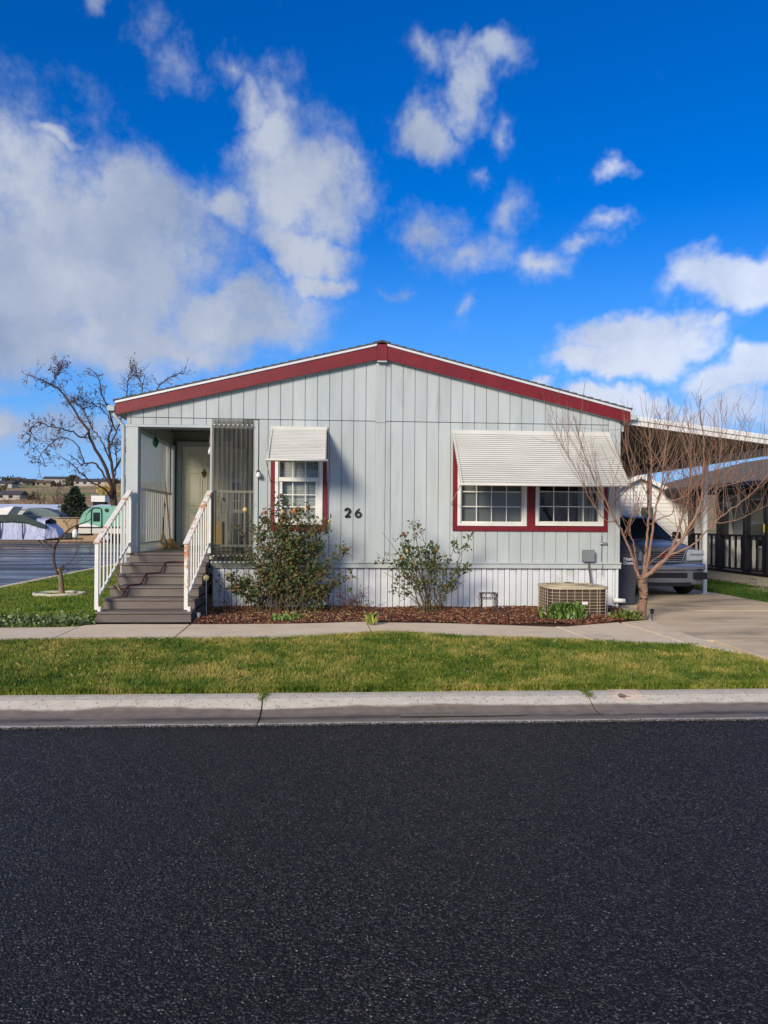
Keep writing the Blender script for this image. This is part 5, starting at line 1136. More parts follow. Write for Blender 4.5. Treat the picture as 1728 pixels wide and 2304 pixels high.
# ---- roses
M_CANE = mat('rose_cane', (74, 62, 40), (104, 92, 56), scale=14, rough=.8, c3=(86, 54, 44), c3scale=6)
def leafmat(name, a, b, c):
    return mat(name, a, b, scale=30, rough=.5, spec=.35, c3=c, c3scale=5, c3lo=.55, c3hi=.68)
M_RL = leafmat('rose_leaf', (54, 70, 40), (86, 104, 60), (116, 94, 52)); M_RL2 = leafmat('rose_leaf_old', (88, 74, 44), (116, 96, 54), (110, 70, 48))
M_ROSE = [mat('rose_yellow', (206, 178, 104), (220, 196, 130), scale=30, rough=.6), mat('rose_apricot', (188, 126, 72), (204, 150, 96), scale=30, rough=.6), mat('rose_withered', (124, 80, 54), (150, 102, 66), scale=30, rough=.8)]
def flower(c, r, m, parent, name='flower'):
    mb = MB(); C_ = Vector(c)
    for k in range(18):
        z = 1 - 2*(k + .5)/18; a = k*2.4; u = Vector((math.cos(a)*math.sqrt(1-z*z), math.sin(a)*math.sqrt(1-z*z), z)); e = u.orthogonal().normalized(); f = u.cross(e); w = r*RNG.uniform(.45, .7)
        ct = C_ + u*r*RNG.uniform(.55, .8); mb.add([ct - e*w - f*w*.5, ct + e*w*.3 - f*w, ct + e*w + f*w*.3 + u*r*.12, ct + f*w, ct - e*w*.6 + f*w*.6 + u*r*.1], [(0, 1, 2, 3, 4)])
    return mb.build(name, m, parent)
def rose(label, base, tips, ncane, nleaf, leaf_from, flowers, lsize=.05, mix=.25, r=.008, spread=.2):
    t = empty('rose_bush', tuple(base), label, 'rose bush'); canes = []; nodes = []; flowers = [((f[0], f[1] - .05, f[2]), q_, k_) for f, q_, k_ in flowers]; tips = [f for f, _, _ in flowers] + list(tips); nf = len(flowers); ncane += nf
    for i in range(ncane):
        tip = np.array(tips[i % len(tips)], float) + RNG.normal(0, .05, 3)*(1 if i >= len(tips) else (.3 if i >= nf else 0))
        b = np.array(base) + np.array([RNG.normal(0, spread), RNG.normal(0, .08), 0]); b[0] = np.clip(b[0], base[0] - spread*1.8, base[0] + spread*1.8)
        if i >= len(tips): tip[2] = b[2] + (tip[2]-b[2])*RNG.uniform(.55, 1)
        m_ = (b + tip)/2 + np.array([(b[0]-tip[0])*.22, RNG.normal(0, .08), .06]); c = bez(b, m_, tip, 12); c[1:-1] += RNG.normal(0, .008, c[1:-1].shape)
        canes.append((c, np.linspace(r, .0028, 12))); L = np.linalg.norm(tip - b)
        for _ in range(5):
            j = RNG.integers(4, 11); d = c[j]-c[j-1]; d /= np.linalg.norm(d); d = d + RNG.normal(0, .6, 3); l = RNG.uniform(.10, .30)*min(1, L)
            e = c[j] + d/np.linalg.norm(d)*l; s = bez(c[j], (c[j]+e)/2 + RNG.normal(0, .02, 3), e, 6); canes.append((s, np.linspace(.004, .0018, 6)))
            nodes += [(q, (j+2)/12) for q in s[1:]]
        nodes += [(q, k/11) for k, q in enumerate(c)]
    tubes_mesh('canes', canes, M_CANE, t, n=5, kind='stuff')
    nd = [q for q, k in nodes if k > leaf_from]; idx = RNG.integers(0, len(nd), nleaf//5); P_ = []
    for i in idx:
        o = nd[i] + RNG.normal(0, .03, 3); d = RNG.normal(0, 1, 3); d /= np.linalg.norm(d)
        for k in range(5): P_.append(o + d*(.022*k) + RNG.normal(0, .022, 3))
    P_ = np.array(P_); P_ = P_[P_[:, 2] > .17]; s = RNG.uniform(0, 1, len(P_)) > mix
    leaves_mesh('leaves', P_[s], lsize, M_RL, t, kind='stuff', narrow=.62); leaves_mesh('old_leaves', P_[~s], lsize*.95, M_RL2, t, kind='stuff', narrow=.6)
    for (f, rr, k) in flowers: flower((f[0], f[1], f[2]), rr*.85, M_ROSE[k], t)
    return t
def Q(px, py, Y=12.25): return atY(px, py, Y)
rose('large leafy rose bush with withered yellow blooms under the small window', Q(640, 1388, 12.2),
     [Q(552, 1160), Q(600, 1150), Q(632, 1115), Q(665, 1150), Q(695, 1150), Q(735, 1165), Q(770, 1240), Q(765, 1290), Q(540, 1245), Q(530, 1300), Q(575, 1200), Q(700, 1210), Q(650, 1200), Q(615, 1210), Q(740, 1320), Q(560, 1330), Q(720, 1270)], 56, 7600, .32,
     [(Q(552, 1147), .045, 0), (Q(598, 1153), .04, 2), (Q(632, 1114), .035, 2), (Q(636, 1152), .045, 0), (Q(662, 1150), .06, 1), (Q(672, 1146), .05, 2), (Q(692, 1143), .045, 1), (Q(740, 1174), .04, 0), (Q(778, 1234), .035, 2), (Q(635, 1170), .05, 1), (Q(516, 1293), .04, 0)], spread=.28, mix=.34, lsize=.064)
rose('open rose bush with one orange bloom in front of the belly band', Q(972, 1385, 12.3),
     [Q(862, 1200, 12.3), Q(905, 1200, 12.3), Q(940, 1185, 12.3), Q(925, 1175, 12.3), Q(1030, 1205, 12.3), Q(1060, 1205, 12.3), Q(1055, 1260, 12.3), Q(980, 1235, 12.3), Q(865, 1290, 12.3), Q(880, 1325, 12.3), Q(1050, 1305, 12.3), Q(1005, 1240, 12.3), Q(895, 1250, 12.3)], 24, 1300, .50,
     [(Q(980, 1238, 12.25), .05, 1), (Q(914, 1240, 12.25), .045, 0), (Q(905, 1256, 12.25), .035, 1), (Q(907, 1201, 12.25), .04, 2), (Q(972, 1223, 12.25), .03, 2)], lsize=.066, mix=.15, spread=.13, r=.009)
def dead(label, px, py, w, h, n, seed_leaves, Y=12.2, lm=None):
    b0 = np.array(Q(px, py, Y)); t = empty('dead_shrub', tuple(b0), label, 'shrub'); L = []; P_ = []
    for _ in range(n):
        b = b0 + np.array([RNG.normal(0, w*.25), RNG.normal(0, .05), 0]); e = b + np.array([RNG.normal(0, w*.5), RNG.normal(0, .08), h*RNG.uniform(.45, 1)])
        c = bez(b, (b+e)/2 + RNG.normal(0, .04, 3), e, 7); L.append((c, np.linspace(.005, .0018, 7))); P_ += list(c[3:])
        for _ in range(3):
            j = RNG.integers(2, 6); e2 = c[j] + np.array([RNG.normal(0, .07), RNG.normal(0, .05), RNG.uniform(.02, .12)]); L.append((bez(c[j], (c[j]+e2)/2, e2, 4), np.linspace(.003, .0012, 4))); P_.append(e2)
    tubes_mesh('stems', L, mat('dead_stem', (66, 44, 38), (92, 64, 52), scale=12, rough=.9), t, n=4, kind='stuff')
    if seed_leaves: P_ = np.array(P_); P_ = P_[RNG.integers(0, len(P_), seed_leaves)] + RNG.normal(0, .02, (seed_leaves, 3)); leaves_mesh('dry_leaves', P_, .035, lm or mat('dry_leaf', (92, 58, 42), (120, 84, 58), scale=20, rough=.8, c3=(70, 70, 40), c3scale=6), t, kind='stuff')
dead('dark leafless shrub stems beside the porch steps', 508, 1392, .36, .36, 16, 30)
dead('dry brown shrub to the right of the large rose bush', 796, 1390, .38, .50, 26, 420)
# low green clumps
def clump(label, name, px, py, w, h, n, Y, lsize, a, b, c, upright=.6):
    b0 = np.array(Q(px, py, Y)); b0[2] = .15; t = empty(name, tuple(b0), label, 'plant'); V, F = [], []
    for i in range(n):
        an = RNG.uniform(0, 2*math.pi); d = np.array([math.cos(an), math.sin(an)*.6, 0]); base = b0 + np.array([RNG.normal(0, w*.25), RNG.normal(0, .06), 0]); l = lsize*RNG.uniform(.6, 1.3); s = np.array([-math.sin(an), math.cos(an), 0])*l*.20
        hz = h*RNG.uniform(.3, 1)
        q0 = base; q1 = base + d*l*.35 + [0, 0, hz*.6]; q2 = base + d*l*.75 + [0, 0, hz]; q3 = base + d*l*1.1 + [0, 0, hz*(.75 if upright < .5 else .95)]
        k = len(V)*1; o = sum(len(x) for x in V); wv = np.array([0, 0, .012])
        V.append(np.array([q0-s*.3, q0+s*.3, q1-s, q1+s, q2-s*.9+wv, q2+s*.9+wv, q3])); F += [(o, o+1, o+3), (o, o+3, o+2), (o+2, o+3, o+5), (o+2, o+5, o+4), (o+4, o+5, o+6)]
    o = fast('leaves', np.concatenate(V), np.array(F), mat(name+'_leaf', a, b, scale=14, rough=.45, c3=c, c3scale=6), t, smooth=True); o['kind'] = 'stuff'
clump('bright green broad leaved weed in front of the condenser', 'leafy_weed', 1268, 1396, .50, .26, 260, 11.38, .10, (76, 104, 44), (112, 140, 62), (150, 160, 84))
clump('low pale green rosette plants at the foot of the fruit tree', 'rosette_plant', 1415, 1394, .44, .13, 90, 11.42, .13, (116, 132, 66), (150, 160, 92), (90, 104, 52))
clump('small yellow green weed growing from a crack in the walk', 'crack_weed', 836, 1410, .10, .16, 40, 10.95, .09, (132, 140, 60), (160, 164, 84), (120, 96, 60))
clump('low lime green seedlings at the edge of the bed near the big rose', 'seedling_plant', 650, 1399, .5, .10, 70, 11.35, .08, (110, 140, 62), (140, 166, 84), (90, 110, 50))
# fallen leaves round the big rose
n = 420; lx_ = RNG.normal(0, .75, n) + Q(690, 1395)[0]; ly_ = RNG.uniform(11.25, 12.6, n); lv = np.column_stack([lx_, ly_, mound(lx_, ly_) + .012])
tag(leaves_mesh('fallen_leaves', lv, .05, mat('fallen_leaf', (112, 108, 66), (150, 136, 92), scale=20, rough=.8, c3=(128, 84, 56), c3scale=8), None), 'fallen rose leaves lying on the mulch', 'leaves', kind='stuff')
# ivy-like ground cover at the corner of the side lawn
n = 5200; gx = RNG.uniform(-6.6, -3.32, n); gy = np.interp(gx, bX, bY) + .02 + np.abs(RNG.normal(0, .42, n)); gz = .13 + np.abs(RNG.normal(0, .045, n)) + .03*np.sin(gx*5)*np.sin(gy*6)
tag(leaves_mesh('ground_cover', np.column_stack([gx, gy, gz]), .055, mat('ivy_leaf', (66, 84, 44), (110, 126, 74), scale=18, rough=.45, c3=(158, 164, 118), c3scale=7), None, narrow=.8), 'low leafy ground cover beside the steps and walk', 'ground cover', kind='stuff')

# ---- pruned tree on the side lawn
M_BARK = mat('grey_bark', (104, 90, 72), (136, 122, 98), scale=10, rough=.95, bump=.8, bscale=22, bdist=.02, stretch=(1, 1, .4)); M_BARKD = mat('dark_bark', (60, 46, 40), (84, 66, 56), scale=12, rough=.95)
sY = 15.5
def S(px, py, dy=0.0): return np.array(atY(px, py, sY + dy))
st = empty('pruned_tree', tuple(S(139, 1340)), 'stubby pruned tree with a few bare branches on the side lawn', 'tree')
tr = spline([S(139, 1342), S(138, 1320), S(136, 1298), S(133, 1284), S(132, 1279)], 16); MB().tube(tr, np.interp(np.linspace(0, 1, len(tr)), [0, .15, .6, 1], [.075, .058, .05, .05]), 10).build('trunk', M_BARK, st, smooth=True)
sb_ = [([(132, 1292, -.03), (124, 1275, -.03), (121, 1255, 0), (123, 1235, 0), (128, 1222, .02), (140, 1206, .05), (155, 1192, .08), (172, 1182, .1), (190, 1176, .12), (205, 1168, .15)], .030),
       ([(121, 1252, 0), (116, 1247, 0), (114, 1244, 0)], .018), ([(128, 1222, 0), (132, 1213, -.02), (134, 1205, -.02)], .02), ([(140, 1283, 0), (143, 1274, .02), (142, 1270, .02)], .03),
       ([(131, 1279, .0), (145, 1271, .1), (160, 1262, .2), (170, 1250, .25), (176, 1232, .3)], .008), ([(150, 1268, .1), (172, 1268, .25), (192, 1252, .35), (212, 1244, .4)], .006),
       ([(155, 1192, .08), (150, 1180, .05), (140, 1172, 0)], .008), ([(172, 1182, .1), (176, 1165, .15), (180, 1150, .2)], .007), ([(124, 1236, 0), (112, 1226, -.1), (104, 1214, -.15)], .006), ([(190, 1176, .1), (196, 1158, .1), (206, 1146, .12)], .006), ([(147, 1272, .1), (152, 1284, .15), (147, 1296, .18)], .005)]
tw = []
for pp_, r0 in sb_:
    c = spline([S(*q) for q in pp_], 20); MB().tube(c, np.linspace(r0, max(.004, r0*.25), len(c)), 7).build('branch', M_BARKD, st, smooth=True)
    if len(pp_) > 3 or r0 < .01:
        for _ in range(5):
            i = RNG.integers(len(c)//3, len(c)); e = c[i] + np.array([RNG.normal(.05, .12), RNG.normal(0, .1), RNG.uniform(.05, .3)]); tw.append((bez(c[i], (c[i]+e)/2 + RNG.normal(0, .03, 3), e, 6), np.linspace(.004, .0015, 6)))
tubes_mesh('twigs', tw, M_BARKD, st, n=4, kind='stuff')
ctr = S(134, 1341); ring = MB()
rp = [(ctr[0] + .47*math.cos(t), ctr[1] + .35*math.sin(t)) for t in np.linspace(0, 2*math.pi, 41)]
for i, (x, y) in enumerate(rp[:-1]): pass
ring.tube([(x, y, .150 + .006*math.sin(i)) for i, (x, y) in enumerate(rp)], .034, 8, cap=False)
tag(ring.build('edging_ring', mat('edging', (176, 170, 150), (196, 190, 170), scale=6, rough=.8), None, smooth=True), 'pale ring of edging round the pruned tree', 'edging')

# ================================================================== PORCH AND GARDEN SMALL THINGS
# leash on the steps
zs_ = lambda i: .14 + (i+1)*RISE
yy = lambda i: SY + i*TR
lp_ = [(SX0 + .20, yy(2) - .05, zs_(1) + .02)]
for i_, (xa_, xb_) in {2: (.25, .40), 3: (.44, .62), 4: (.66, .82)}.items():
    lp_ += [(SX0 + xa_, yy(i_) - .045, zs_(i_) - .05), (SX0 + xa_ + .03, yy(i_) - .035, zs_(i_) + .012), (SX0 + xa_ + .06, yy(i_) + .03, zs_(i_) + .016), (SX0 + xb_, yy(i_) + .20, zs_(i_) + .016), (SX0 + xb_ + .01, yy(i_) + TR - .06, zs_(i_) + .03)]
leash = spline(lp_[:-1] + [(SX0 + .95, yy(4) + .12, zs_(4) + .015)], 90)
tag(MB().tube(leash, .013, 6).build('leash', mat('maroon_cord', (84, 30, 42), (104, 44, 54), scale=30, rough=.9), None, smooth=True), 'maroon leash trailing down the steps', 'leash')
rp = spline([(-3.25, SY + 1.05, 1.02), (-3.2, SY + .85, .80), (SX0 + .10, SY + .66, .63), (SX0 + .20, SY + .5, .54)], 20)
tag(MB().tube(rp, .012, 6).build('rope', mat('tan_rope', (176, 140, 80), rough=.9), None, smooth=True), 'tan rope hanging from the left handrail', 'rope')
# globe light on a stake, small path light
g0 = atY(464, 1392, 11.75); gz = atY(464, 1300, 11.75)
gs = empty('globe_light', (g0[0], 11.75, .14), 'yellow globe garden light on a thin stake beside the steps', 'garden light')
MB().tube([(g0[0] + .004, 11.75, .10), (gz[0], 11.75, gz[2] - .03)], .006, 6).build('stake', M_STEEL, gs)
gl_ = MB(); gl_.lathe((gz[0], 11.75, gz[2]), [(.008, -.046), (.03, -.036), (.046, 0), (.036, .03), (.012, .045)], 14); gl_.build('globe', mat('yellow_globe', (226, 208, 130), rough=.35), gs, smooth=True)
q = atZ(449, 1402, .14)
pl = empty('path_light', (q[0], q[1], .13), 'small solar path light at the foot of the steps', 'garden light')
MB().tube([(q[0], q[1], .08), (q[0] - .01, q[1], .22)], .006, 6).build('stake', M_BLACK, pl); MB().lathe((q[0] - .01, q[1], .22), [(.018, 0), (.024, .03), (.024, .05), (.034, .055), (.02, .07)], 10).build('lamp_head', M_STEEL, pl)
q = atZ(1467, 1396, .14)
pl = empty('path_light', (q[0], q[1], .13), 'small dark path light beside the fruit tree trunk', 'garden light')
MB().tube([(q[0], q[1], .08), (q[0], q[1], .24)], .008, 6).build('stake', M_BLACK, pl); MB().lathe((q[0], q[1], .24), [(.025, 0), (.03, .05), (.042, .055), (.02, .075)], 10).build('lamp_head', M_BLACK, pl)
# wire plant stand with dead vine
s0, s1 = atY(1078, 1388, 12.05), atY(1117, 1388, 12.05); ztop = atY(1097, 1335, 12.05)[2]
ps = empty('plant_stand', ((s0[0]+s1[0])/2, 12.05, .15), 'small dark wire plant stand wrapped in dry vine on the mulch', 'plant stand')
xa, xb = s0[0] + .02, s1[0] - .02
M_IRON = mat('rusty_iron', (44, 36, 34), (70, 52, 44), scale=20, rough=.8)
for (x, y) in ((xa, 12.0), (xb, 12.0), (xa + .03, 12.2), (xb + .02, 12.2)): MB().tube(spline([(x, y, ztop), (x + .01, y - .01, (ztop+.15)/2), (x - .015, y - .02, .13)], 8), .008, 6).build('leg', M_IRON, ps)
tp = MB()
for zz in (ztop, ztop - .085): tp.tube([(xa, 12.0, zz), (xb, 12.0, zz), (xb + .02, 12.2, zz), (xa + .03, 12.2, zz), (xa, 12.0, zz)], .006, 5, cap=False)
for i in range(6):
    x = xa + (xb-xa)*i/5; tp.tube([(x, 12.0, ztop - .085), (x + (xb-xa)/10*(1 if i % 2 else -1), 12.0, ztop)], .004, 4)
    tp.tube([(x, 12.0, ztop), (x + .02, 12.2, ztop)], .004, 4)
tp.build('frame', M_IRON, ps)
vn = []
for x0_ in (xa, xb):
    for k in range(6):
        t = np.linspace(0, 1, 22); vn.append((np.column_stack([x0_ + .03*np.cos(t*9+k) + RNG.normal(0, .008, 22), 12.02 + .04*np.sin(t*9+k), .15 + (ztop+.02-.15)*t]), np.full(22, .0035)))
tubes_mesh('dry_vine', vn, mat('dead_stem', (66, 44, 38)), ps, n=4, kind='stuff')
# brooms on the porch
M_WOOD = mat('broom_wood', (150, 104, 66), (170, 122, 80), scale=8, rough=.6)
b0, b1 = np.array(atY(383, 1233, 14.9)), np.array(atY(372, 1083, 15.2))
b0[2] = ZP + .02
br = empty('broom', tuple(b0), 'broom with tan bristles leaning against the porch rail', 'broom')
MB().tube([b0 + [0, 0, .16], b1], .013, 8).build('handle', M_WOOD, br)
MB().prism([(b0[0]-.19, ZP+.01), (b0[0]+.19, ZP+.01), (b0[0]+.10, ZP+.12), (b0[0]+.02, ZP+.20), (b0[0]-.02, ZP+.20), (b0[0]-.10, ZP+.12)], 'y', b0[1]-.04, b0[1]+.04).build('bristles', mat('straw', (168, 128, 84), (190, 152, 104), scale=20, rough=.9, stretch=(6, 6, 1)), br, bevel=.01)
c0, c1 = np.array(atY(366, 1236, 14.6)), np.array(atY(370, 1128, 15.0)); c0[2] = ZP + .01
mp = empty('mop', tuple(c0), 'worn mop standing upright on the porch beside the broom', 'mop')
MB().tube([c0 + [0, 0, .2], c1], .011, 8).build('handle', M_BLACK, mp)
MB().lathe(tuple(c0), [(.09, 0), (.10, .05), (.07, .16), (.03, .26), (.015, .32)], 12).build('mop_head', mat('mop_yarn', (150, 120, 88), (190, 176, 150), scale=18, rough=.95, bump=.8, bscale=40), mp, smooth=True)
# wind chime and glass ornament
w0, w1_, w2_2 = atY(470, 964, D + .25), atY(472, 1005, D + .25), atY(472, 1018, D + .25)
wc = empty('wind_chime', (w0[0], D + .25, w2_2[2]), 'copper wind chime hanging at the porch opening', 'wind chime')
MB().tube(spline([(w0[0], D + .25, 3.13), (w0[0], D + .25, w0[2]), (w0[0] + .015, D + .25, (w0[2]+w1_[2])/2), (w1_[0], D + .25, w1_[2])], 10), [.008]*2 + [.017]*8 if False else .013, 8).build('tube', mat('copper', (150, 86, 52), rough=.4, metal=.6), wc, smooth=True)
MB().lathe((w1_[0], D + .25, w2_2[2]), [(.006, -.04), (.026, -.02), (.03, .02), (.016, .06), (.006, .10)], 12).build('glass_drop', mat('pale_glass', (206, 210, 212), rough=.1, spec=.7), wc, smooth=True)
o0 = atY(350, 995, D + .9)
orn = empty('hanging_ornament', (o0[0], D + .9, o0[2]), 'green glass ornament hanging inside the left porch panel', 'ornament')
MB().lathe((o0[0], D + .9, o0[2]), [(.006, -.10), (.045, -.05), (.055, 0), (.03, .06), (.006, .10)], 12).build('glass', mat('green_glass', (30, 92, 70), rough=.1), orn, smooth=True); MB().tube([(o0[0], D + .9, o0[2] + .10), (o0[0], D + .9, 3.42)], .002, 4).build('string', M_BLACK, orn)
# things kept behind the smoky panel
q0 = atY(490, 1160, D + .5)
pb_ = tag(MB().box(q0[0] - .18, q0[0] + .10, D + .35, D + .65, ZP + .12, ZP + .52).build('wicker_planter', mat('tan_wicker', (150, 126, 66), (176, 150, 88), scale=30, rough=.8), None, bevel=.015), 'tan wicker planter behind the smoky porch panel', 'planter')
bn = empty('porch_bench', (q0[0] + .2, D + .5, ZP), 'low bench behind the smoky porch panel', 'bench')
box('seat', M_DECKG, bn, q0[0] - .25, q0[0] + .55, D + .3, D + .7, ZP + .08, ZP + .119)
for x in (q0[0] - .22, q0[0] + .48): box('leg', M_DECKG, bn, x, x + .05, D + .33, D + .67, ZP + .001, ZP + .079)
q1 = atY(518, 1190, D + .5); tag(MB().lathe((q1[0], D + .5, ZP + .12), [(.05, 0), (.07, .12), (.055, .2), (.06, .22)], 14).build('vase', mat('grey_vase', (150, 156, 156), rough=.5), None, smooth=True), 'grey vase on the bench behind the smoky panel', 'vase')
q2 = atY(540, 1175, D + .9); tag(MB().box(q2[0] - .12, q2[0] + .16, D + .8, D + 1.1, ZP + .001, ZP + .66).build('crate', mat('navy_crate', (34, 38, 52), rough=.6), None, bevel=.02), 'dark navy crate in the porch corner behind the panel', 'crate')
# ================================================================== LEFT BACKGROUND
M_TAR = mat('blue_grey_tarp', (150, 156, 186), (182, 188, 214), scale=2.2, rough=.45, stretch=(2.5, 1, .8), bump=.6, bscale=4, bdist=.08)
M_CANV = mat('green_canvas', (40, 54, 52), (60, 76, 70), scale=3, rough=.8, bump=.5, bscale=6, bdist=.05)
BYP = 47.5
def B(px, py, Y=BYP): return np.array(atY(px, py, Y))
pc = empty('folding_camper', (-20, BYP + 1, 0), 'low folding camper under blue grey and green covers on the street', 'camper')
xr0, xr1 = B(101, 1190)[0], B(-90, 1190)[0]
zt0, zt1, zt2 = 1.86, 1.50, 1.02
def drape(name, prof, xs, y0, y1, m, parent, amp=.05):
    mb = MB(); n = len(prof)
    for i, x in enumerate(xs):
        for (yy_, z) in prof: mb.v.append((x, y0 + (y1-y0)*yy_ + amp*math.sin(x*5.3 + z*3)*.6 + RNG.normal(0, amp*.25), z))
    for i in range(len(xs)-1):
        for k in range(n-1): mb.f.append((i*n+k, (i+1)*n+k, (i+1)*n+k+1, i*n+k+1))
    return mb.build(name, m, parent, smooth=True)
xs = np.linspace(xr1, xr0, 40)
drape('lower_tarp', [(-.02, .40), (-.01, .65), (0, .95), (.01, 1.25), (.02, 1.55), (.5, 1.7), (.98, 1.55), (1.0, 1.2), (1.02, .45)], xs, BYP, BYP + 2.0, M_TAR, pc, .06)
MB().add([(xr0, BYP, .42), (xr0 + .75, BYP + .3, .52), (xr0 + .75, BYP + 1.6, .52), (xr0, BYP + 2, .42), (xr0, BYP, 1.35), (xr0 + .55, BYP + .35, 1.05), (xr0 + .55, BYP + 1.5, 1.05), (xr0, BYP + 2, 1.35)], [(0,1,5,4), (1,2,6,5), (2,3,7,6), (4,5,6,7), (0,3,2,1)]).build('front_tarp', M_TAR, pc, bevel=.06, seg=2)
cvp = [(xr1, 1.86), (B(40, 1165)[0], 1.90), (B(60, 1168)[0], 1.82), (B(85, 1180)[0], 1.50), (xr0 + .1, 1.28), (xr0 + .12, 1.06), (B(85, 1190)[0], 1.16), (B(52, 1180)[0], 1.44), (xr1, 1.48)]
MB().prism(cvp, 'y', BYP - .12, BYP + 2.1).build('top_cover', M_CANV, pc, bevel=.05, seg=2)
for x in (B(2, 1190)[0], B(52, 1190)[0]): MB().bar((x, BYP - .09, .45), (x, BYP - .09, 1.46), .09, .03).build('strap', M_BLACK, pc)
box('chassis', M_BLACK, pc, xr1, xr0 + .2, BYP + .3, BYP + 1.7, .34, .42); MB().bar((xr0, BYP + 1, .42), (xr0 + 1.9, BYP + 1, .45), .1, .1).build('tongue', M_BLACK, pc)
for x in (-22.3, -21.3): MB().lathe((x, BYP + .15, .32), [(.14, 0), (.32, .01), (.32, .2), (.14, .21)], 18, 'y').build('wheel', M_TYRE, pc)
for dx in (-.55, -.25): MB().bar((xr0 + dx, BYP + .4, .4), (xr0 + dx + .35, BYP + .35, .02), .06, .06).build('jack_leg', M_BLACK, pc)
gt = MB().lathe((xr0 + 1.45, BYP + 1, .5), [(.1, 0), (.17, .06), (.17, .38), (.12, .48), (.05, .55)], 14).build('gas_bottle', M_WHITE, pc, smooth=True); box('battery_box', M_BLACK, pc, xr0 + .92, xr0 + 1.25, BYP + .85, BYP + 1.2, .48, .82)
# green and white caravan
CY = 56.5
cz0, cz1 = .62, 2.62; cxl = B(177, 1190, CY)[0]; cxr = cxl + 5.0
M_GRN = mat('green_shell', (112, 168, 146), (124, 178, 156), scale=2, rough=.35); M_CRM = mat('cream_band', (196, 194, 182), rough=.4)
cv_ = empty('caravan', (cxl + 2.5, CY + 1, 0), 'rounded pale green and white caravan parked by the tan wall', 'caravan')
arc = [(cxl, 1.12), (cxl + .02, 1.45), (cxl + .14, 1.85), (cxl + .38, 2.22), (cxl + .75, 2.48), (cxl + 1.2, 2.6), (cxl + 2.2, 2.64), (cxr - .6, 2.62), (cxr - .1, 2.3), (cxr, 1.7), (cxr, 1.12)]
MB().prism(arc, 'y', CY, CY + 2.1).build('shell', M_GRN, cv_, bevel=.04)
box('lower_body', M_CRM, cv_, cxl - .03, cxr, CY - .02, CY + 2.12, .62, 1.02, bevel=.03); box('stripe', M_NBLK, cv_, cxl - .01, cxr, CY - .012, CY + 2.11, 1.022, 1.118)
MB().add([(cxl + .02, CY - .006, 1.121), (cxl + 1.5, CY - .006, 1.121), (cxl + .6, CY - .006, 1.38), (cxl + .03, CY - .006, 1.25)], [(0,1,2,3)]).build('white_swoosh', M_WHITE, cv_)
dl, dr_ = B(206, 1150, CY)[0], B(229, 1150, CY)[0]; dro = MB().tube(spline([(dl, CY - .02, .64), (dl, CY - .02, 2.1), (dl + .1, CY - .02, 2.44), (dr_ - .1, CY - .02, 2.44), (dr_, CY - .02, 2.1), (dr_, CY - .02, 1.1)], 40), .045, 6).build('door', M_NBLK, cv_)
box('door_window', M_TINT, dro, dl + .12, dr_ - .12, CY - .012, CY - .005, 1.5, 2.15)
q = B(240, 1148, CY); MB().lathe((q[0], CY, q[2]), [(.14, -.005), (.14, -.05), (.05, -.06)], 14, 'y').build('vent', M_NBLK, cv_)
MB().lathe((B(241, 1205, CY)[0], CY - .03, .36), [(.16, 0), (.36, .01), (.36, .22), (.16, .23)], 20, 'y').build('wheel', M_TYRE, cv_); MB().lathe((B(241, 1205, CY)[0], CY - .05, .36), [(.05, 0), (.2, .01), (.2, .05)], 16, 'y').build('hubcap', M_STEEL, cv_)
MB().lathe((cxl - .32, CY + .6, .95), [(.12, 0), (.36, .01), (.36, .2), (.12, .21)], 18, 'x').build('spare_wheel', M_TYRE, cv_)
box('tail_bar', M_BLACK, cv_, cxl - .1, cxl + .5, CY + .2, CY + 1.8, .48, .61)
box('roof_unit', M_NBLK, cv_, cxl + 3.0, cxl + 3.9, CY + .7, CY + 1.5, 2.64, 2.86, bevel=.05)
# tan wall of panels with posts
M_TANW = mat('tan_block', (150, 126, 100), (170, 146, 118), scale=1.2, rough=.9, vary=.05, c3=(126, 104, 82), c3scale=.6)
tw_ = empty('boundary_wall', (-20, 60, 0), 'tan block boundary wall along the far edge of the street', 'wall')
x = -46.0
while x < -8:
    box('panel', M_TANW, tw_, x + .02, x + 2.98, 60, 60.15, -.05, 1.68 + .06*math.sin(x)); x += 3
box('coping', M_TANW, tw_, -46, -8, 59.97, 60.18, 1.745, 1.80)
# covered boat and white hull behind the wall
cb = empty('covered_boat', (-25, 66, 0), 'boat under a grey green cover standing behind the tan wall', 'boat')
def BB(px, py): return atY(px, py, 66)
lo, hi = BB(47, 1160)[0], BB(136, 1160)[0]; zt_, zb2 = BB(70, 1143)[2], BB(70, 1168)[2]
prof = [(lo, zb2), (lo + .1, zt_ - .5), (lo + .5, zt_), (lo + 1.5, zt_ + .05), (hi - 1.0, zt_ - .12), (hi - .1, zt_ - .5), (hi, zb2)]
MB().prism(prof, 'y', 66, 68.2).build('cover', mat('grey_green_cover', (84, 100, 104), (104, 122, 124), scale=1.5, rough=.7, bump=.5, bscale=4, bdist=.06), cb, bevel=.08, seg=2)
MB().prism([(lo + .2, .5), (hi - .8, .5), (hi, zb2 - .01), (lo, zb2 - .01)], 'y', 66.1, 68.1).build('hull', M_WHITE, cb); box('trailer', M_BLACK, cb, lo, hi, 66.6, 67.6, .1, .49)
wb2 = empty('white_boat', (-29, 64, 0), 'white boat hull with canvas edge left of the covered boat', 'boat')
l2, h2 = BB(3, 1160)[0], BB(48, 1160)[0]
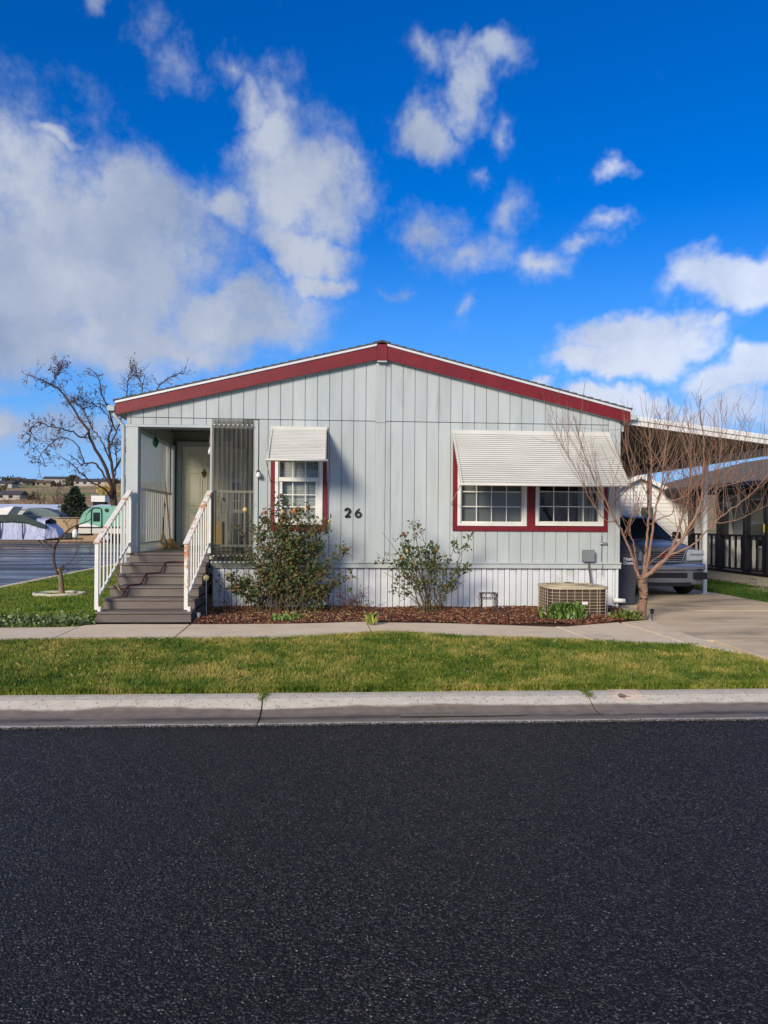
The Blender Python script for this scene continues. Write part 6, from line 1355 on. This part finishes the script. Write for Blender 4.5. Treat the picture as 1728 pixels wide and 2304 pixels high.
MB().prism([(l2, zb2), (l2 + .3, zt_ - .25), (l2 + .9, zt_ - .08), (h2 + .4, zt_ + .1), (h2, zt_ - .45), (h2 - .3, zb2)], 'y', 63.5, 65.4).build('hull', M_WHITE, wb2, bevel=.06, seg=2); MB().prism([(l2 + .3, zb2 - .2), (h2 - .3, zb2 - .2), (h2, zt_ - .62), (l2 + .5, zt_ - .70)], 'y', 63.42, 63.49).build('hull_band', M_GREYBOX, wb2); box('trailer', M_BLACK, wb2, l2 + .4, h2 - .4, 64, 65, .1, zb2 - .21)
# long storage roofs
lw = empty('storage_shed', (-35, 90, 0), 'long low shed with pale blue white roof behind the wall', 'building')
def SH(px, py, Y=86): return atY(px, py, Y)
a_, b_2 = SH(-120, 1150)[0], SH(141, 1150)[0]; zr1, zr0 = SH(60, 1133)[2], SH(60, 1146)[2]
MB().add([(a_, 86, zr0), (b_2, 86, zr0), (b_2 - .6, 92, zr1 + .05), (a_, 92, zr1 + .05)], [(0,1,2,3)]).build('roof', mat('pale_roof', (206, 214, 222), (220, 226, 232), scale=.6, rough=.35, metal=.1), lw); box('wall', M_NWALL, lw, a_ + .3, b_2 - .3, 86.2, 92, -.06, zr0 - .02)
l3 = empty('low_shed', (-20, 84, 0), 'low shed with white roof behind the caravan', 'building')
a_, b_2 = SH(196, 1150)[0], SH(300, 1150)[0]; z_ = SH(230, 1135)[2]
MB().add([(a_, 86, z_ - .25), (b_2, 86, z_ - .25), (b_2, 91, z_ + .1), (a_, 91, z_ + .1)], [(0,1,2,3)]).build('roof', MATS['pale_roof'], l3); box('wall', M_NWALL, l3, a_ + .1, b_2, 86.2, 91, -.06, z_ - .27)
tb = empty('white_container', (-19, 120, 0), 'small white box building on the slope above the caravan', 'building')
a_, b_2 = atY(205, 1120, 120)[0], atY(236, 1120, 120)[0]; zc0, zc1 = atY(220, 1129, 120)[2], atY(220, 1115, 120)[2]
box('body', M_WHITE, tb, a_, b_2, 120, 122.5, zc0, zc1); box('roof', M_GREYBOX, tb, a_ - .05, b_2 + .05, 119.95, 122.6, zc1 + .002, zc1 + .12); box('legs', M_DARK, tb, a_ + .2, b_2 - .2, 120.3, 122.2, -.06, zc0 - .002)
# evergreen
def ev(label, px, pyt, pyb, w, Y):
    b0 = np.array(atY(px, pyb, Y)); top_ = atY(px, pyt, Y)[2]; b0[2] = -.05; H = top_; t = empty('evergreen_tree', tuple(b0), label, 'tree')
    MB().tube([tuple(b0), (b0[0], b0[1], H*.9)], [.14, .03], 7).build('trunk', M_BARKD, t); n = 5200
    u = RNG.uniform(0, 1, n)**.8; z = .6 + (H - .7)*u; rm = w*(1-u**1.9)**.75*(.82 + .18*np.sin(u*26)); a = RNG.uniform(0, 2*np.pi, n); rr = rm*np.sqrt(RNG.uniform(.15, 1.12, n))*(1 + .16*np.sin(a*5 + z*3))
    leaves_mesh('crown', np.column_stack([b0[0] + rr*np.cos(a), b0[1] + rr*np.sin(a), z + RNG.normal(0, .08, n)]), .34, mat('spruce', (26, 40, 30), (46, 62, 44), scale=3, rough=.8, c3=(70, 84, 58), c3scale=2), t, narrow=.35, kind='stuff')
ev('dense dark evergreen behind the tan wall beside the caravan', 168, 1098, 1200, 1.55, 70)
# bare trees
def grow(p, d, L, r, lvl, out, ends, bend=.18, up=.08, fork=(2, 3), ratio=.68):
    k = 6; pts = [np.array(p, float)]; v = np.array(d, float); v /= np.linalg.norm(v)
    for i in range(k-1): v = v + RNG.normal(0, bend, 3) + np.array([0, 0, up]); v /= np.linalg.norm(v); pts.append(pts[-1] + v*L/(k-1))
    out.append((np.array(pts), np.linspace(r, r*.55, k)))
    if lvl == 0: ends.extend(pts[2:]); return
    for _ in range(RNG.integers(fork[0], fork[1]+1)):
        i = RNG.integers(2, k); dd = v + RNG.normal(0, .52, 3); grow(pts[i], dd, L*RNG.uniform(ratio-.15, ratio+.1), r*.52, lvl-1, out, ends, bend, up, fork, ratio)
TYB = 64.0
def T(px, py, dy=0): return np.array(atY(px, py, TYB + dy))
bt = empty('bare_tree', (T(262, 1170)[0], TYB, 0), 'large bare tree with a few brown leaves behind the left side of the house', 'tree')
q = T(266, 1190); MB().tube(spline([(q[0] + .3, TYB, -.1), (q[0] + .1, TYB, 1.5), T(258, 1140), T(252, 1105)], 16), np.linspace(.34, .26, 13)[:1].repeat(16) if False else .28, 9).build('trunk', M_BARKD, bt, smooth=True)
main = [([(256, 1120, 0), (246, 1075, -.5), (232, 1040, -1), (215, 1010, -1.2), (203, 985, -1.4), (200, 970, -1.5), (180, 945, -1.5), (155, 905, -1.6), (128, 872, -1.6), (105, 862, -1.7), (80, 848, -1.8), (62, 843, -1.8)], .20),
        ([(250, 1095, .5), (225, 1055, .8), (212, 1042, 1), (190, 1043, 1.2), (183, 1046, 1.3), (168, 1032, 1.4), (152, 1022, 1.5)], .11),
        ([(258, 1130, 0), (235, 1100, -1), (205, 1085, -1.5), (180, 1062, -2), (150, 1035, -2.4), (131, 1027, -2.5)], .12),
        ([(258, 1120, 0), (256, 1080, 1), (250, 1040, 1.5), (246, 1010, 2), (244, 985, 2.2), (252, 962, 2.3), (246, 925, 2.4), (230, 890, 2.5), (222, 850, 2.6), (205, 832, 2.6)], .17),
        ([(200, 970, -1.5), (185, 985, -2), (165, 972, -2.5), (140, 965, -3), (110, 958, -3.2), (85, 950, -3.3), (70, 968, -3.4), (66, 1000, -3.5)], .09),
        ([(190, 1043, 1.2), (172, 1000, .5), (150, 985, 0), (128, 988, -.4), (108, 1005, -.6), (92, 1025, -.8), (84, 1042, -.8)], .06),
        ([(246, 1010, 2), (262, 970, 2.5), (276, 930, 3), (284, 890, 3.2), (290, 850, 3.4), (296, 832, 3.5)], .10),
        ([(256, 1060, 1), (290, 1000, 2), (325, 930, 3), (350, 880, 3.2), (380, 850, 3.4), (415, 838, 3.5)], .12),
        ([(250, 1040, 1.5), (225, 985, 2), (205, 960, 2.4), (190, 925, 2.6), (172, 905, 2.8), (150, 898, 3)], .08),
        ([(262, 970, 2.5), (238, 930, 2), (215, 912, 1.6), (196, 905, 1.5), (180, 893, 1.4)], .07),
        ([(128, 872, -1.6), (118, 868, -1.6), (128, 845, -1.6), (136, 828, -1.6)], .04),
        ([(256, 1090, .5), (262, 1040, .2), (258, 1000, 0), (268, 1000, 0)], .07), ([(325, 930, 3), (320, 880, 3), (312, 850, 3), (300, 835, 3)], .06)]
out, ends = [], []
for pp_, r0 in main:
    c = spline([T(*z_) for z_ in pp_], 30); c[1:] += RNG.normal(0, .03, c[1:].shape); MB().tube(c, np.linspace(r0*.8, .022, len(c)), 6).build('branch', M_BARKD, bt, smooth=True)
    for i in range(len(c)//3, len(c), 1):
        if pp_[-1][0] in (152, 131) and RNG.uniform() < .8: continue
        d = (c[i]-c[i-1]); d = d/np.linalg.norm(d) + RNG.normal(0, .8, 3); [grow(c[i], d + RNG.normal(0, .4, 3), RNG.uniform(.4, 1.2), .020, 1, out, ends, .22, .05, (2, 3), .65) for _ in range(2)]
tubes_mesh('twigs', out, M_BARKD, bt, n=3, kind='stuff')
E_ = np.array(ends); E_ = E_[RNG.integers(0, len(E_), 2600)]; E_ = E_[(E_[:, 0] < T(235, 1000)[0]) | (RNG.uniform(0, 1, len(E_)) < .3)]
leaves_mesh('dry_leaves', E_, .17, mat('brown_leaf', (84, 56, 42), (110, 76, 54), scale=2, rough=.9), bt, kind='stuff')
def far_tree(label, px, Y, H, col, seedx=0, lean=0):
    b0 = np.array(atZ(px, 1190, 0)); d_ = ray(px, 1190); b0 = np.array([d_[0]*Y/d_[1], Y, -.06]); t = empty('bare_tree', tuple(b0), label, 'tree'); out, ends = [], []
    for _ in range(4): grow(b0 + [0, 0, H*.15], np.array([RNG.normal(lean, .5), RNG.normal(0, .4), 1.0]), H*.42, H*.018, 3, out, ends, .16, .05, (2, 3), .7)
    out.append((np.array([b0, b0 + [0, 0, H*.10], b0 + [0, 0, H*.2]]), np.array([H*.03, H*.025, H*.02])))
    tubes_mesh('limbs', out, col, t, n=4)
M_BR2 = mat('far_bark', (92, 70, 62), (112, 88, 76), scale=2, rough=.95)
far_tree('wide bare tree in front of the hill above the covered boat', 70, 98, 6.2, M_BR2); far_tree('tall thin bare tree left of the evergreen', 104, 104, 8.5, M_BR2); far_tree('low bare tree at the left edge above the shed', 22, 96, 4.8, M_BR2); far_tree('small bare tree between boat and evergreen', 128, 100, 5.2, M_BR2, lean=.3)
# ---- hill with houses
M_HILL = mat('dry_hill', (140, 112, 80), (164, 136, 96), scale=.02, rough=.95, c3=(112, 118, 58), c3scale=.012, c3lo=.5, c3hi=.62, stretch=(1, 3, 1))
nx, ny = 90, 30; hx = np.linspace(-420, 260, nx); hy = np.linspace(125, 760, ny)
def hill_z(x, y):
    t = np.clip((y - 130)/270, 0, 1); s = t*t*(3-2*t); r = 21.5 + 2.2*np.sin(x*.021 + .8) + 1.2*np.sin(x*.06)
    return s*r - .4
HV = np.array([(x, y, hill_z(x, y)) for y in hy for x in hx]); HF = np.array([(j*nx+i, j*nx+i+1, (j+1)*nx+i+1, (j+1)*nx+i) for j in range(ny-1) for i in range(nx-1)])
o = fast('hill', HV, HF, M_HILL, None, smooth=True); o['kind'] = 'structure'
M_HW = [mat('far_wall_white', (168, 164, 158), rough=.8), mat('far_wall_beige', (136, 124, 106), rough=.8), mat('far_wall_grey', (120, 122, 124), rough=.8)]; M_HR = [mat('far_roof_dark', (74, 72, 74), rough=.9), mat('far_roof_brown', (104, 88, 76), rough=.9)]
hs = [(8, 330, 9, 0, 0, 'white hillside house at the far left edge'), (30, 392, 11, 1, 1, 'beige hillside house near the left of the ridge'), (18, 250, 10, 0, 0, 'white house on the lower slope at left'), (52, 385, 12, 2, 0, 'grey hillside house left of the ridge top'), (74, 395, 9, 0, 0, 'white gabled house on the ridge top'), (96, 380, 10, 1, 1, 'beige house with brown roof right of the ridge top'),
      (122, 390, 15, 0, 0, 'long white two storey house on the ridge'), (140, 398, 12, 1, 0, 'beige house with dark roof at the middle of the ridge'), (182, 392, 10, 2, 1, 'grey house right of the round ridge tree'), (206, 330, 20, 0, 0, 'long low white house on the right of the hillside'), (226, 372, 12, 2, 0, 'grey house above the long white one'), (248, 390, 12, 1, 1, 'beige house partly behind the bare tree')]
for (px, Y, w, mw, mr_, lbl) in hs:
    w = w*.72
    d_ = ray(px, 1100); x = d_[0]*Y/d_[1]; z = float(hill_z(x, Y)); t = empty('hillside_house', (x, Y, z), lbl, 'house', 'houses along the hill ridge'); h = 4.0 if px == 122 else 1.7
    box('wall', M_HW[mw], t, x - w/2, x + w/2, Y, Y + 7, z - 2, z + h); MB().prism([(Y - .6, z + h), (Y + 7.6, z + h), (Y + 3.5, z + h + 1.3)], 'x', x - w/2 - .4, x + w/2 + .4).build('roof', M_HR[mr_], t)
    for k in range(int(w//3)): box('window', M_DARK, t, x - w/2 + .8 + k*3, x - w/2 + 2.0 + k*3, Y - .05, Y - .005, z + .6, z + 1.4)
def far_crowns(n):
    P_ = []
    for _ in range(n):
        px = RNG.uniform(-60, 300); Y = RNG.choice([250, 300, 340, 375, 385, 400, 405]) + RNG.uniform(-8, 8); d_ = ray(px, 1100); x = d_[0]*Y/d_[1]; z = float(hill_z(x, Y)); r = RNG.uniform(.8, 2.2)
        if Y < 360 and RNG.uniform() < .85: continue
        k = 60; v = RNG.normal(size=(k, 3)); v /= np.linalg.norm(v, axis=1)[:, None]; P_.append(np.array([x, Y, z + r*.8]) + v*r*np.array([1.3, 1.2, .9])*RNG.uniform(.5, 1, (k, 1)))
    return np.concatenate(P_)
tag(leaves_mesh('hillside_trees', far_crowns(120), 1.1, mat('far_foliage', (60, 60, 46), (92, 86, 64), scale=.1, rough=.9), None, narrow=.8), 'dark trees and hedges scattered among the hillside houses', 'trees', kind='stuff')
d_ = ray(165, 1100); Y = 384; x = d_[0]*Y/d_[1]; z = float(hill_z(x, Y)); t = empty('ridge_tree', (x, Y, z), 'single round dark tree standing out on the ridge', 'tree')
MB().tube([(x, Y, z - .5), (x, Y, z + 2.5)], [.4, .3], 6).build('trunk', M_BARKD, t); v = RNG.normal(size=(420, 3)); v /= np.linalg.norm(v, axis=1)[:, None]
leaves_mesh('crown', np.array([x, Y, z + 3.4]) + v*np.array([3.6, 3, 2.3])*RNG.uniform(.5, 1, (420, 1)), 1.2, MATS['far_foliage'], t, narrow=.8, kind='stuff')
d_ = ray(244, 1105); Y = 135; x = d_[0]*Y/d_[1]; z = 4.6; t = empty('yellow_shrub', (x, Y, -.06), 'yellow leaved tree on the slope behind the bare tree', 'tree'); MB().tube([(x, Y, -.3), (x, Y, 5)], [.12, .05], 6).build('trunk', M_BARKD, t)
v = RNG.normal(size=(300, 3)); leaves_mesh('crown', np.array([x, Y, 6.3]) + v*np.array([.7, .7, .8]), .5, mat('yellow_leaf', (206, 176, 60), (180, 150, 50), scale=.5, rough=.8), t, kind='stuff')
# finish the far house seen past the carport
fx = 15.5
box('wall', M_LAP, fh, 4, 17, 42, 50, -.05, 2.3); MB().prism([(41.4, 2.3), (50.6, 2.3), (46, 3.2)], 'x', 3.6, 17.4).build('roof', MATS['pale_roof'], fh)
